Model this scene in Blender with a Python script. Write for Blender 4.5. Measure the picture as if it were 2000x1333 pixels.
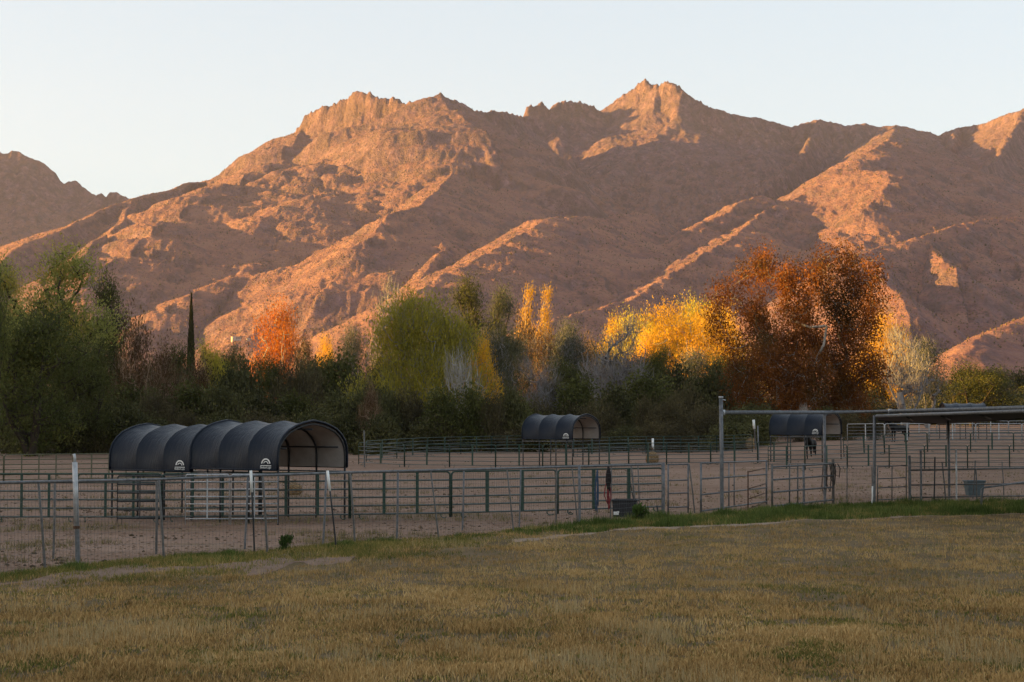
import bpy, bmesh, math, random
import numpy as np
from mathutils import Vector, Matrix, Euler

SC = bpy.context.scene
for o in list(bpy.data.objects):
    bpy.data.objects.remove(o, do_unlink=True)
COL = SC.collection
R = math.radians

# ------------------------------------------------------------------ camera
CAM_H = 3.3
FPX = 2000 * 60 / 36.0                 # focal length in photo pixels
PITCH = math.atan((808 - 666.5) / FPX)
cam_d = bpy.data.cameras.new('camera')
cam_d.lens = 60; cam_d.sensor_width = 36; cam_d.sensor_fit = 'HORIZONTAL'
cam_d.clip_start = 0.5; cam_d.clip_end = 60000
cam = bpy.data.objects.new('camera', cam_d); COL.objects.link(cam)
cam.location = (0, 0, CAM_H)
cam.rotation_euler = (math.pi / 2 + PITCH, 0, 0)
SC.camera = cam

# ------------------------------------------------------------------ sky, sun, exposure
SUN_EL = 6.0                            # degrees
SUN_BACK = 6.0                         # degrees behind straight left
az = R(90 + SUN_BACK)                   # anticlockwise from +Y (view direction) towards -X
SUN_DIR = Vector((-math.sin(az) * math.cos(R(SUN_EL)), math.cos(az) * math.cos(R(SUN_EL)), math.sin(R(SUN_EL))))
world = bpy.data.worlds.new('World'); SC.world = world; world.use_nodes = True
nt = world.node_tree
bg = nt.nodes['Background']
sky = nt.nodes.new('ShaderNodeTexSky'); sky.sky_type = 'NISHITA'; sky.sun_disc = False
sky.sun_elevation = R(SUN_EL); sky.sun_rotation = -az
sky.altitude = 800; sky.air_density = 1.0; sky.dust_density = 3.5; sky.ozone_density = 1.0
gam = nt.nodes.new('ShaderNodeGamma'); gam.inputs[1].default_value = 0.35      # soft highlight roll-off of the bright evening sky
tint = nt.nodes.new('ShaderNodeMix'); tint.data_type = 'RGBA'; tint.blend_type = 'MULTIPLY'; tint.clamp_result = False
tint.inputs[0].default_value = 1.0; tint.inputs[7].default_value = (1.05, 1.085, 1.13, 1)
nt.links.new(sky.outputs[0], gam.inputs[0]); nt.links.new(gam.outputs[0], tint.inputs[6])
nt.links.new(tint.outputs[2], bg.inputs[0]); bg.inputs[1].default_value = 0.15
sun_d = bpy.data.lights.new('sun', 'SUN'); sun_d.energy = 5.0; sun_d.angle = R(0.5)
sun_d.color = (1.0, 0.59, 0.12)
sun = bpy.data.objects.new('sun', sun_d); COL.objects.link(sun)
sun.rotation_euler = SUN_DIR.to_track_quat('Z', 'Y').to_euler()
SC.view_settings.view_transform = 'Standard'; SC.view_settings.look = 'None'
SC.view_settings.gamma = 1; SC.view_settings.use_curve_mapping = False
SC.view_settings.exposure = 2.1
SC.cycles.max_bounces = 6; SC.cycles.transparent_max_bounces = 8

# ------------------------------------------------------------------ helpers
def ray(px, py):
    xc = (px - 1000) / FPX; yc = (666.5 - py) / FPX
    return (xc, math.cos(PITCH) - yc * math.sin(PITCH), math.sin(PITCH) + yc * math.cos(PITCH))
def at(px, py, Y):                      # point at depth Y seen at a photo pixel
    d = ray(px, py); t = Y / d[1]
    return Vector((d[0] * t, Y, CAM_H + d[2] * t))
def gnd(px, py, z=0.0):                 # point of the level ground seen at a photo pixel
    d = ray(px, py); t = (z - CAM_H) / d[2]
    return Vector((d[0] * t, d[1] * t, z))
def gx(px, Y): return at(px, 808, Y).x

def tag(o, label=None, cat=None, group=None, kind=None):
    if label: o['label'] = label
    if cat: o['category'] = cat
    if group: o['group'] = group
    if kind: o['kind'] = kind
    return o
def empty(name, loc=(0, 0, 0), rz=0.0):
    o = bpy.data.objects.new(name, None); COL.objects.link(o)
    o.location = loc; o.rotation_euler = (0, 0, rz); o.empty_display_size = 0.2
    return o
def link_mesh(name, me, mat=None, parent=None):
    o = bpy.data.objects.new(name, me); COL.objects.link(o)
    if mat is not None and not me.materials: me.materials.append(mat)
    if parent is not None: o.parent = parent
    return o
def mesh_np(name, verts, faces, nper, smooth=False):
    """fast mesh from numpy: verts (n,3), faces (m,nper)"""
    me = bpy.data.meshes.new(name)
    verts = np.asarray(verts, np.float32); faces = np.asarray(faces, np.int32)
    me.vertices.add(len(verts)); me.vertices.foreach_set('co', verts.ravel())
    n = len(faces)
    me.loops.add(n * nper); me.loops.foreach_set('vertex_index', faces.ravel())
    me.polygons.add(n)
    me.polygons.foreach_set('loop_start', np.arange(0, n * nper, nper, dtype=np.int32))
    try: me.polygons.foreach_set('loop_total', np.full(n, nper, np.int32))
    except Exception: pass
    if smooth: me.polygons.foreach_set('use_smooth', np.ones(n, bool))
    me.update(calc_edges=True); me.validate()
    return me

class MB:
    """collects boxes, tubes and sheets, then becomes ONE mesh object"""
    def __init__(s): s.v = []; s.f = []
    def add(s, vs, fs):
        b = len(s.v); s.v += [tuple(p) for p in vs]; s.f += [tuple(i + b for i in f) for f in fs]
    def box(s, c, d, rz=0.0, rx=0.0, ry=0.0):
        m = Euler((rx, ry, rz)).to_matrix(); c = Vector(c)
        vs = [c + m @ Vector((sx * d[0] / 2, sy * d[1] / 2, sz * d[2] / 2)) for sx in (-1, 1) for sy in (-1, 1) for sz in (-1, 1)]
        s.add(vs, [(0, 1, 3, 2), (4, 6, 7, 5), (0, 4, 5, 1), (2, 3, 7, 6), (0, 2, 6, 4), (1, 5, 7, 3)])
    def tube(s, pts, r, n=6, caps=True):
        pts = [Vector(p) for p in pts]
        rs = r if isinstance(r, (list, tuple)) else [r] * len(pts)
        b = len(s.v); up = None
        for i, p in enumerate(pts):
            t = (pts[min(i + 1, len(pts) - 1)] - pts[max(i - 1, 0)])
            if t.length < 1e-9: t = Vector((0, 0, 1))
            t.normalize()
            if up is None:
                up = t.orthogonal().normalized()
            up = (up - t * up.dot(t))
            if up.length < 1e-6: up = t.orthogonal()
            up.normalize(); w = t.cross(up)
            for k in range(n):
                a = 2 * math.pi * (k + .5) / n
                s.v.append(tuple(p + (up * math.cos(a) + w * math.sin(a)) * rs[i]))
        for i in range(len(pts) - 1):
            for k in range(n):
                k2 = (k + 1) % n
                s.f.append((b + i * n + k, b + i * n + k2, b + (i + 1) * n + k2, b + (i + 1) * n + k))
        if caps:
            s.f.append(tuple(b + k for k in range(n))[::-1]); e = b + (len(pts) - 1) * n
            s.f.append(tuple(e + k for k in range(n)))
    def mesh(s, name, smooth=False):
        me = bpy.data.meshes.new(name); me.from_pydata(s.v, [], s.f); me.update()
        if smooth: me.polygons.foreach_set('use_smooth', np.ones(len(me.polygons), bool))
        return me
    def build(s, name, mat, parent=None, smooth=False):
        return link_mesh(name, s.mesh(name, smooth), mat, parent)

def copy_tree(o, parent=None):
    c = o.copy(); COL.objects.link(c)
    c.parent = parent
    for ch in o.children: copy_tree(ch, c)
    return c

# --- numpy gradient noise
def _hash(ix, iy, seed):
    h = (ix.astype(np.int64) * 374761393 + iy.astype(np.int64) * 668265263 + seed * 1442695041) & 0xffffffff
    h = ((h ^ (h >> 13)) * 1274126177) & 0xffffffff
    return (h ^ (h >> 16)) & 0xffff
def gnoise(x, y, seed=0):
    x0 = np.floor(x); y0 = np.floor(y); fx = (x - x0).astype(np.float32); fy = (y - y0).astype(np.float32)
    ix = x0.astype(np.int64); iy = y0.astype(np.int64)
    u = fx * fx * fx * (fx * (fx * 6 - 15) + 10); v = fy * fy * fy * (fy * (fy * 6 - 15) + 10)
    def g(a, b, dx, dy):
        t = _hash(a, b, seed).astype(np.float32) * (2 * math.pi / 65536)
        return np.cos(t) * dx + np.sin(t) * dy
    n00 = g(ix, iy, fx, fy); n10 = g(ix + 1, iy, fx - 1, fy)
    n01 = g(ix, iy + 1, fx, fy - 1); n11 = g(ix + 1, iy + 1, fx - 1, fy - 1)
    a = n00 + u * (n10 - n00); b = n01 + u * (n11 - n01)
    return (a + v * (b - a)) * 1.5
def fbm(x, y, octs=5, seed=0, gain=.5, lac=2.03, ridged=False):
    s = np.zeros_like(x, dtype=np.float32); a = 1.0; tot = 0
    for i in range(octs):
        n = gnoise(x, y, seed + i * 17)
        if ridged: n = 1 - 2 * np.abs(n)
        s += a * n; tot += a; a *= gain; x = x * lac + 13.7; y = y * lac - 7.1
    return s / tot

# --- material helpers
def new_mat(name, col=(.5, .5, .5), rough=.8, metal=0.0, spec=.3):
    m = bpy.data.materials.new(name); m.use_nodes = True
    b = m.node_tree.nodes['Principled BSDF']
    b.inputs['Base Color'].default_value = (*col, 1); b.inputs['Roughness'].default_value = rough
    b.inputs['Metallic'].default_value = metal; b.inputs['Specular IOR Level'].default_value = spec
    return m
class NT:
    """small node-tree writer"""
    def __init__(s, m): s.t = m.node_tree; s.b = s.t.nodes['Principled BSDF']
    def n(s, typ, **kw):
        nd = s.t.nodes.new(typ)
        for k, v in kw.items(): setattr(nd, k, v)
        return nd
    def l(s, a, b): s.t.links.new(a, b)
    def coord(s, kind='Object'): return s.n('ShaderNodeTexCoord').outputs[kind]
    def pos(s): return s.n('ShaderNodeNewGeometry').outputs['Position']
    def rnd(s): return s.n('ShaderNodeNewGeometry').outputs['Random Per Island']
    def orand(s): return s.n('ShaderNodeObjectInfo').outputs['Random']
    def scale(s, vec, sc):
        m = s.n('ShaderNodeVectorMath', operation='MULTIPLY'); s.l(vec, m.inputs[0]); m.inputs[1].default_value = sc; return m.outputs[0]
    def noise(s, vec, scale=1, detail=4, rough=.55, dist=0):
        n = s.n('ShaderNodeTexNoise'); s.l(vec, n.inputs['Vector'])
        n.inputs['Scale'].default_value = scale; n.inputs['Detail'].default_value = detail
        n.inputs['Roughness'].default_value = rough; n.inputs['Distortion'].default_value = dist
        return n.outputs['Fac']
    def voro(s, vec, scale=1, feat='F1', out='Distance'):
        n = s.n('ShaderNodeTexVoronoi', feature=feat); s.l(vec, n.inputs['Vector']); n.inputs['Scale'].default_value = scale
        return n.outputs[out]
    def ramp(s, fac, stops, interp='LINEAR'):
        r = s.n('ShaderNodeValToRGB'); e = r.color_ramp.elements; r.color_ramp.interpolation = interp
        while len(e) < len(stops): e.new(.5)
        for i, (p, c) in enumerate(stops):
            e[i].position = p; e[i].color = (*c, 1) if len(c) == 3 else c
        s.l(fac, r.inputs[0]); return r.outputs[0]
    def val(s, fac, lo, hi, a=0.0, b=1.0):
        m = s.n('ShaderNodeMapRange'); s.l(fac, m.inputs[0])
        for i, v in enumerate((lo, hi, a, b)): m.inputs[i + 1].default_value = v
        return m.outputs[0]
    def math(s, op, a, b=None):
        m = s.n('ShaderNodeMath', operation=op)
        for i, q in enumerate((a, b)):
            if q is None: continue
            if isinstance(q, (int, float)): m.inputs[i].default_value = q
            else: s.l(q, m.inputs[i])
        return m.outputs[0]
    def mix(s, fac, a, b, blend='MIX'):
        m = s.n('ShaderNodeMix', data_type='RGBA', blend_type=blend)
        for sock, q in ((m.inputs[0], fac), (m.inputs[6], a), (m.inputs[7], b)):
            if isinstance(q, (int, float)): sock.default_value = q
            elif isinstance(q, tuple): sock.default_value = (*q, 1)
            else: s.l(q, sock)
        return m.outputs[2]
    def col(s, c): s.l(c, s.b.inputs['Base Color'])
    def bump(s, h, strength=.4, dist=.02):
        b = s.n('ShaderNodeBump'); b.inputs['Strength'].default_value = strength; b.inputs['Distance'].default_value = dist
        s.l(h, b.inputs['Height']); s.l(b.outputs[0], s.b.inputs['Normal'])
# ================================================================== mountains
# each ridge: crest points (photo px, photo py, depth km), slope left, slope right, cliff depth, crest roughness
RIDGES = [
 # far left massif
 ([(-330, 250, 5.6), (-120, 275, 5.7), (0, 289, 5.8), (40, 296, 5.8), (75, 312, 5.8), (110, 335, 5.8), (128, 350, 5.8), (180, 358, 5.75), (215, 368, 5.7), (245, 384, 5.6), (330, 440, 5.4), (450, 520, 5.2)], .55, .6, 60, 6),
 # its continuation beyond the left edge, which keeps the sun off the massif
 ([(-330, 250, 5.6), (-460, 240, 5.5), (-720, 255, 4.7), (-940, 430, 4.1)], .6, .6, 20, 6),
 # main left mountain, skyline
 ([(-260, 640, 2.6), (-60, 548, 2.9), (20, 492, 3.05), (100, 455, 3.2), (200, 408, 3.45), (258, 387, 3.6), (320, 375, 3.75), (365, 357, 3.85), (430, 350, 4.03), (480, 318, 4.2), (535, 297, 4.38), (560, 275, 4.46)], .8, .45, 5, 4),
 ([(560, 275, 4.46), (590, 246, 4.44), (605, 224, 4.43), (630, 209, 4.41), (652, 206, 4.39), (690, 187, 4.36), (710, 181, 4.34), (740, 190, 4.31), (775, 195, 4.28), (802, 205, 4.25), (812, 206, 4.23), (858, 183, 4.18), (880, 195, 4.2), (930, 212, 4.35), (975, 215, 4.5), (1000, 226, 4.7), (1018, 236, 5.0)], .85, .58, 48, 9, 12, 180),
 # buttress below the summit cliffs
 ([(258, 387, 3.6), (250, 420, 3.4), (200, 470, 3.1), (150, 520, 2.85)], .55, .6, 5, 4),
 # spur A
 ([(590, 256, 4.40), (545, 312, 4.05), (470, 356, 3.72), (400, 394, 3.45), (310, 465, 3.1), (230, 522, 2.9), (140, 580, 2.75)], .5, .35, 5, 5, 80, 150),
 ([(700, 290, 4.05), (630, 318, 3.9), (550, 360, 3.68), (470, 402, 3.48), (380, 470, 3.18), (290, 530, 2.98), (210, 590, 2.82)], .42, .36, 5, 6, 80, 240),
 ([(800, 262, 4.1), (740, 300, 3.95), (660, 335, 3.78), (560, 378, 3.62), (470, 430, 3.46)], .45, .42, 5, 6, 50, 240),
 ([(885, 262, 4.08), (840, 290, 3.98), (790, 318, 3.86), (720, 345, 3.74)], .45, .45, 10, 7, 45, 200),
 ([(858, 183, 4.18), (895, 240, 4.04), (900, 300, 3.88), (850, 318, 3.82), (760, 345, 3.72), (690, 368, 3.63), (600, 382, 3.5), (510, 415, 3.35), (420, 470, 3.16), (330, 515, 3.0), (230, 575, 2.82), (130, 640, 2.65)], .40, .55, 8, 5, 60, 300),
 ([(640, 380, 3.55), (640, 410, 3.42), (585, 440, 3.26), (535, 480, 3.1), (470, 535, 2.92), (385, 575, 2.76), (280, 630, 2.6)], .42, .62, 8, 5, 50),
 ([(900, 300, 3.9), (860, 372, 3.4), (815, 402, 3.15), (755, 418, 3.0), (700, 470, 2.8)], .45, .55, 10, 5, 45),
 ([(815, 405, 3.15), (860, 480, 2.85), (800, 560, 2.5), (740, 640, 2.2)], .55, .55, 5, 5),
 ([(900, 300, 3.9), (985, 380, 3.65), (1030, 420, 3.4)], .5, .5, 5, 5),
 # back range
 ([(1000, 226, 5.2), (1020, 222, 5.3), (1036, 212, 5.3), (1055, 204, 5.32), (1076, 212, 5.34), (1096, 201, 5.36), (1120, 194, 5.38), (1140, 203, 5.4), (1166, 214, 5.46), (1186, 217, 5.54), (1202, 200, 5.54), (1216, 190, 5.52), (1232, 180, 5.50), (1250, 166, 5.48), (1262, 157, 5.46), (1274, 157, 5.44), (1288, 164, 5.42), (1300, 157, 5.40), (1311, 158, 5.38), (1326, 174, 5.36), (1350, 190, 5.34), (1385, 208, 5.34)], .47, .5, 120, 12),
 ([(1385, 208, 5.34), (1422, 222, 5.48), (1480, 232, 5.6), (1542, 250, 5.65)], .5, .5, 60, 6),
 ([(1542, 250, 5.65), (1580, 239, 5.65), (1600, 236, 5.65), (1650, 245, 5.65), (1690, 241, 5.65), (1720, 247, 5.65), (1750, 244, 5.65), (1790, 253, 5.65), (1826, 265, 5.6), (1870, 249, 5.55), (1920, 241, 5.45), (1960, 226, 5.3), (2000, 213, 5.15), (2060, 196, 5.0), (2250, 215, 5.0), (2500, 260, 5.0)], .5, .52, 40, 6),
 ([(1600, 240, 5.6), (1560, 310, 4.8), (1480, 370, 4.2), (1420, 405, 3.9)], .7, .7, 40, 10),
 ([(2000, 216, 5.15), (1950, 300, 4.3), (1880, 360, 3.7), (1830, 420, 3.4)], .6, .65, 30, 8),
 ([(1870, 252, 5.5), (1830, 320, 4.6), (1790, 380, 3.9)], .6, .65, 30, 8),
 # spur C and its shelf
 ([(1250, 412, 3.7), (1180, 425, 3.4), (1120, 421, 3.15), (1075, 426, 3.0), (1000, 470, 2.75), (930, 505, 2.55), (850, 540, 2.35), (790, 590, 2.15), (740, 640, 2.0)], .42, .55, 5, 5, 45),
 ([(1120, 421, 3.15), (1110, 460, 2.95), (1050, 530, 2.6), (960, 580, 2.35)], .5, .55, 8, 5),
 # spur D
 ([(1750, 246, 5.6), (1735, 275, 4.4), (1700, 292, 3.85), (1640, 332, 3.65), (1560, 385, 3.45), (1490, 415, 3.25), (1455, 440, 3.05), (1430, 470, 2.87), (1340, 520, 2.6), (1240, 580, 2.35), (1130, 610, 2.15), (1040, 635, 2.0)], .42, .6, 8, 6, 50),
 ([(1640, 332, 3.6), (1735, 335, 3.4), (1725, 368, 3.25), (1690, 400, 3.1)], .5, .6, 8, 6, 35),
 ([(1490, 380, 3.45), (1450, 392, 3.35), (1420, 412, 3.25), (1370, 430, 3.15)], .5, .6, 8, 6, 40),
 # spur E
 ([(2350, 340, 3.4), (2150, 385, 3.1), (2000, 425, 2.8), (1940, 428, 2.7), (1870, 440, 2.55), (1790, 463, 2.4), (1720, 480, 2.3), (1665, 495, 2.2), (1640, 520, 2.15)], .5, .55, 5, 5, 30),
 ([(1720, 480, 2.3), (1715, 520, 2.15), (1735, 560, 2.0), (1775, 615, 1.8)], .7, .55, 5, 5),
 ([(1800, 462, 2.42), (1830, 490, 2.3), (1850, 520, 2.15), (1862, 526, 2.1)], .7, .55, 5, 5),
 # low hills at the right and in front
 ([(2250, 540, 1.75), (2100, 590, 1.65), (2000, 622, 1.6), (1940, 655, 1.5), (1900, 690, 1.42)], .5, .5, 2, 3),
 ([(1990, 640, 1.9), (1850, 625, 1.95), (1760, 612, 2.0), (1650, 630, 1.9)], .5, .5, 2, 4),
]
# small spurs running down the long faces: they follow the face and stand a little proud of it
def face_spurs(starts, k, cliff, side, seed, prot=26, length=900):
    r = random.Random(seed); out = []
    for px, py, D in starts:
        p = at(px, py, D * 1000); pts = [(px, py + 2, D)]; x = p.x; sd = side + r.uniform(-.22, .22)
        for i in range(1, 6):
            q = length * r.uniform(.85, 1.1) * i / 5; dd = max(q - 12, 0)
            z = p.z - k * dd * (1 - .12 * min(dd / 900, 1)) - cliff * (1 - math.exp(-dd / (cliff * .35 + 1))) + prot * min(1, i / 2) * r.uniform(.5, 1.3)
            Y = D * 1000 - q * .97; x += length / 5 * (sd + r.uniform(-.12, .12))
            pts.append((1000 + x / Y * FPX, 808 - (z - CAM_H) / Y * FPX, Y / 1000))
        out.append((pts, k * 1.25, k * 1.25, 4, 6))
    return out
RIDGES += face_spurs([(1040, 214, 5.3), (1085, 206, 5.34), (1130, 198, 5.39), (1172, 216, 5.48), (1212, 192, 5.52), (1248, 168, 5.48), (1284, 164, 5.42), (1322, 172, 5.36), (1362, 196, 5.34)], .47, 120, -.05, 4, 34, 1100)
RIDGES += face_spurs([(1405, 216, 5.45), (1450, 228, 5.55), (1500, 237, 5.62), (1560, 245, 5.65), (1625, 240, 5.65), (1670, 243, 5.65), (1715, 246, 5.65), (1770, 248, 5.65), (1820, 262, 5.6)], .5, 50, -.1, 7, 30, 1200)
RIDGES += face_spurs([(1895, 246, 5.5), (1940, 234, 5.38), (1980, 220, 5.22), (2030, 205, 5.08)], .5, 40, -.25, 9, 30, 1100)
RIDGES += face_spurs([(905, 203, 4.27), (940, 213, 4.38), (975, 216, 4.5), (1003, 228, 4.74)], .58, 48, .25, 11, 26, 800)
RIDGES += face_spurs([(800, 335, 3.77), (720, 360, 3.67), (650, 374, 3.59), (560, 398, 3.49), (470, 442, 3.38)], .55, 8, .12, 13, 20, 650)
RIDGES += face_spurs([(1060, 440, 2.95), (980, 482, 2.69), (1190, 425, 3.42)], .55, 5, .2, 17, 16, 520)
RIDGES += face_spurs([(1600, 360, 3.55), (1520, 402, 3.35), (1440, 462, 2.98), (1380, 498, 2.72), (1290, 550, 2.48)], .6, 8, .2, 19, 18, 520)
RIDGES += face_spurs([(1960, 428, 2.72), (1900, 434, 2.62), (1840, 450, 2.48)], .55, 5, .15, 23, 16, 420)
RIDGES += face_spurs([(20, 293, 5.8), (58, 305, 5.8), (95, 326, 5.8), (150, 355, 5.78), (200, 364, 5.72)], .55, 60, .1, 29, 30, 900)
def ridge_xyz(pts):
    P = [at(a, b, c * 1000) for a, b, c in pts]
    out = []
    for i in range(len(P) - 1):            # Catmull-Rom rounding in plan
        p0 = P[max(i - 1, 0)]; p1 = P[i]; p2 = P[i + 1]; p3 = P[min(i + 2, len(P) - 1)]
        n = 2 if (p2 - p1).length > 120 else 1
        for k in range(n):
            t = k / n
            q = 0.5 * ((2 * p1) + (p2 - p0) * t + (2 * p0 - 5 * p1 + 4 * p2 - p3) * t * t + (3 * p1 - p0 - 3 * p2 + p3) * t ** 3)
            lin = p1.lerp(p2, t)
            out.append((q.x * .5 + lin.x * .5, q.y * .5 + lin.y * .5, lin.z))
    out.append(tuple(P[-1])); return out

def ground_base(x, y):
    return np.clip((y - 700) / 900, 0, None) ** 1.2 * 30.0

def terrain(x, y):
    # domain warp so that crests and valleys wander; the crest itself keeps its place in height
    wx = fbm(x / 420, y / 420, 4, 3) * 55 + fbm(x / 90, y / 90, 3, 9) * 14
    wy = fbm(x / 420 + 31, y / 420 + 7, 4, 5) * 75 + fbm(x / 90 + 5, y / 90, 3, 11) * 14
    X = x + wx * .35; Y = y + wy * .9
    H = ground_base(x, y).astype(np.float32); near = np.full_like(H, 1e4)
    rough = np.zeros_like(H)
    for pts, kl, kr, cliff, rg, *opt in RIDGES:
        wd = opt[0] if opt else 12; lim = opt[1] if len(opt) > 1 else 1e5
        P = ridge_xyz(pts)
        best = np.full_like(H, -1e5); bd = np.full_like(H, 1e4)
        for (x0, y0, z0), (x1, y1, z1) in zip(P[:-1], P[1:]):
            dx, dy = x1 - x0, y1 - y0; L2 = dx * dx + dy * dy + 1e-6
            rx = X - x0; ry = Y - y0
            t = np.clip((rx * dx + ry * dy) / L2, 0, 1)
            ex = rx - t * dx; ey = ry - t * dy
            d = np.sqrt(ex * ex + ey * ey)
            k = np.where(dx * ry - dy * rx > 0, kl, kr) if dx < 0 else np.where(dx * ry - dy * rx > 0, kr, kl)
            dd = np.maximum(d - wd, 0) + .2 * np.minimum(d, wd) + 1.8 * np.maximum(d - lim, 0)
            drop = k * dd * (1 - .12 * np.minimum(dd / 900, 1)) + cliff * (1 - np.exp(-dd / (cliff * .35 + 1)))
            h = z0 + t * (z1 - z0) - drop
            m = h > best
            best = np.where(m, h, best); bd = np.where(m, d, bd)
        m = best > H
        near = np.where(m, bd, np.minimum(near, bd + 40)); rough = np.where(m, rg, rough)
        H = np.where(m, best, H)
    g = ground_base(x, y)
    up = np.clip((H - g) / 60, 0, 1)
    off = np.clip((near - 10) / 140, 0, 1)
    # spurs and gullies, then crags
    rgh = np.clip((rough - 3) / 6, .1, 1.3)
    H = H + up * off * (fbm(X / 480, Y / 480, 4, 21, ridged=True, gain=.36) - .88) * (20 + 30 * rgh)
    H = H + up * (.35 + .65 * off) * (fbm(X / 85, Y / 85, 4, 41, ridged=True, gain=.5) - .5) * (.8 + 11 * rgh)
    crag = np.clip((rough - 5) / 6, 0, 1) * np.exp(-near / 130)
    H = H + up * (fbm(x / 34, y / 40, 3, 83) * 4.5 + fbm(x / 13, y / 22, 2, 87) * 1.6) * np.clip((rough - 3.5) / 4, .22, 1.5)
    H = H + up * crag * (fbm(x / 24, y / 44, 4, 93, ridged=True, gain=.6) - .5) * 14
    blk = fbm(x / 48 + wx / 60, y / 70, 3, 61, gain=.55)
    H = H + up * (fbm(x / 20, y / 45, 3, 61, ridged=True) - .5) * rough * .55
    H = H + up * crag * rough * 1.0 * (np.clip(blk * 2.2 + .25, -.4, .75) - .3)
    return np.maximum(H, g)

def build_mountains():
    uu = np.concatenate([np.linspace(-.8, -.335, 60, endpoint=False), np.linspace(-.335, .335, 940, endpoint=False), np.linspace(.335, .46, 36)])
    yy = np.concatenate([np.linspace(700, 1400, 20, endpoint=False), np.linspace(1400, 4900, 400, endpoint=False), np.linspace(4900, 5700, 110, endpoint=False), np.linspace(5700, 6400, 10)])
    U, Y = np.meshgrid(uu, yy); X = U * Y
    Z = terrain(X.astype(np.float64), Y.astype(np.float64))
    nr, nc = X.shape
    idx = np.arange(nr * nc).reshape(nr, nc)
    F = np.stack([idx[:-1, :-1], idx[:-1, 1:], idx[1:, 1:], idx[1:, :-1]], -1).reshape(-1, 4)
    V = np.stack([X, Y, Z], -1).reshape(-1, 3)
    return mesh_np('mountains', V, F, 4, smooth=True), (uu, yy, Z)

def mountain_mat():
    m = new_mat('mountain_rock_and_grass', rough=.95, spec=.1); N = NT(m)
    p = N.pos()
    big = N.noise(p, .0022, 5, .6)
    mid = N.noise(p, .014, 7, .68)
    fine = N.noise(N.scale(p, (1, 1, .55)), .075, 6, .72)
    slab = N.voro(N.scale(p, (1, .8, .45)), .035)
    grass = N.ramp(mid, [(.3, (0.191, 0.086, 0.080)), (.5, (0.274, 0.129, 0.105)), (.62, (0.340, 0.170, 0.124)), (.75, (0.257, 0.123, 0.116))])
    rock = N.ramp(fine, [(.28, (0.100, 0.053, 0.058)), (.45, (0.199, 0.109, 0.114)), (.6, (0.290, 0.165, 0.167)), (.75, (0.432, 0.273, 0.277))])
    rock = N.mix(N.val(slab, .1, .75, .0, .7), rock, (.115, .075, .07))
    nz = N.n('ShaderNodeSeparateXYZ'); N.l(N.n('ShaderNodeNewGeometry').outputs['Normal'], nz.inputs[0])
    steep = N.math('ADD', nz.outputs[2], N.val(mid, .3, .7, -.16, .16))
    rockf = N.val(steep, .74, .93, 1, 0)
    hz = N.n('ShaderNodeSeparateXYZ'); N.l(p, hz.inputs[0])
    high = N.math('ADD', N.val(hz.outputs[2], 330, 800, -.15, .85), N.val(mid, .35, .65, -.45, .45))
    f = N.math('MAXIMUM', rockf, high); f.node.use_clamp = True
    c = N.mix(f, grass, rock)
    vo = N.voro(p, .19); vo2 = N.voro(p, .075)
    dens = N.val(N.noise(p, .008, 5, .65), .36, .64, .05, .8)
    shrub = N.math('MULTIPLY', N.math('MAXIMUM', N.val(vo, .16, .34, 1, 0), N.val(vo2, .14, .30, .8, 0)), dens)
    c = N.mix(shrub, c, (.065, .052, .032))
    N.col(c)
    h = N.math('ADD', N.math('MULTIPLY', fine, 1.1), N.math('ADD', N.math('MULTIPLY', mid, 2.0), N.math('ADD', N.math('MULTIPLY', shrub, .35), N.math('MULTIPLY', slab, -.5))))
    N.bump(h, 1.0, 9.0)
    return m
mt_me, MT = build_mountains()
mt = link_mesh('mountains', mt_me, mountain_mat()); tag(mt, kind='structure')

# --- scrub and cactus scattered on the slopes: nobody could count it
def build_scrub(n=50000):
    r = np.random.default_rng(17)
    u = r.uniform(-.33, .33, n); D = r.uniform(1500, 5600, n) ; x = u * D
    iu = np.interp(u, MT[0], np.arange(len(MT[0]))); iv = np.interp(D, MT[1], np.arange(len(MT[1])))
    a0 = np.floor(iu).astype(int); b0 = np.floor(iv).astype(int); fu = iu - a0; fv = iv - b0; Z = MT[2]
    z = (Z[b0, a0] * (1 - fu) + Z[b0, a0 + 1] * fu) * (1 - fv) + (Z[b0 + 1, a0] * (1 - fu) + Z[b0 + 1, a0 + 1] * fu) * fv
    h = r.uniform(.9, 2.7, n) * (1 + .6 * (r.uniform(0, 1, n) > .93)) * (.7 + D / 9000); w = h * r.uniform(.2, .55, n)
    k = np.array([0, 2.09, 4.19]); a = r.uniform(0, 6.28, n)
    ring = np.stack([x[:, None] + np.cos(a[:, None] + k) * w[:, None], D[:, None] + np.sin(a[:, None] + k) * w[:, None], np.repeat((z + h * .45)[:, None], 3, 1)], -1)
    top = np.stack([x + r.normal(0, .2, n), D, z + h], -1)[:, None]; bot = np.stack([x, D, z - 1.0], -1)[:, None]
    V = np.concatenate([ring, top, bot], 1).reshape(-1, 3); i = np.arange(n)[:, None] * 5
    F = np.concatenate([i + np.array([q]) for q in ((0, 1, 3), (1, 2, 3), (2, 0, 3), (1, 0, 4), (2, 1, 4), (0, 2, 4))], 0)
    m = new_mat('desert_scrub', rough=.9, spec=.05); N = NT(m); N.col(N.ramp(N.rnd(), [(0, (.07, .05, .03)), (.6, (.12, .085, .048)), (1, (.19, .125, .07))]))
    tag(link_mesh('scrub', mesh_np('scrub', V, F, 3), m), kind='stuff')
build_scrub()
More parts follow.
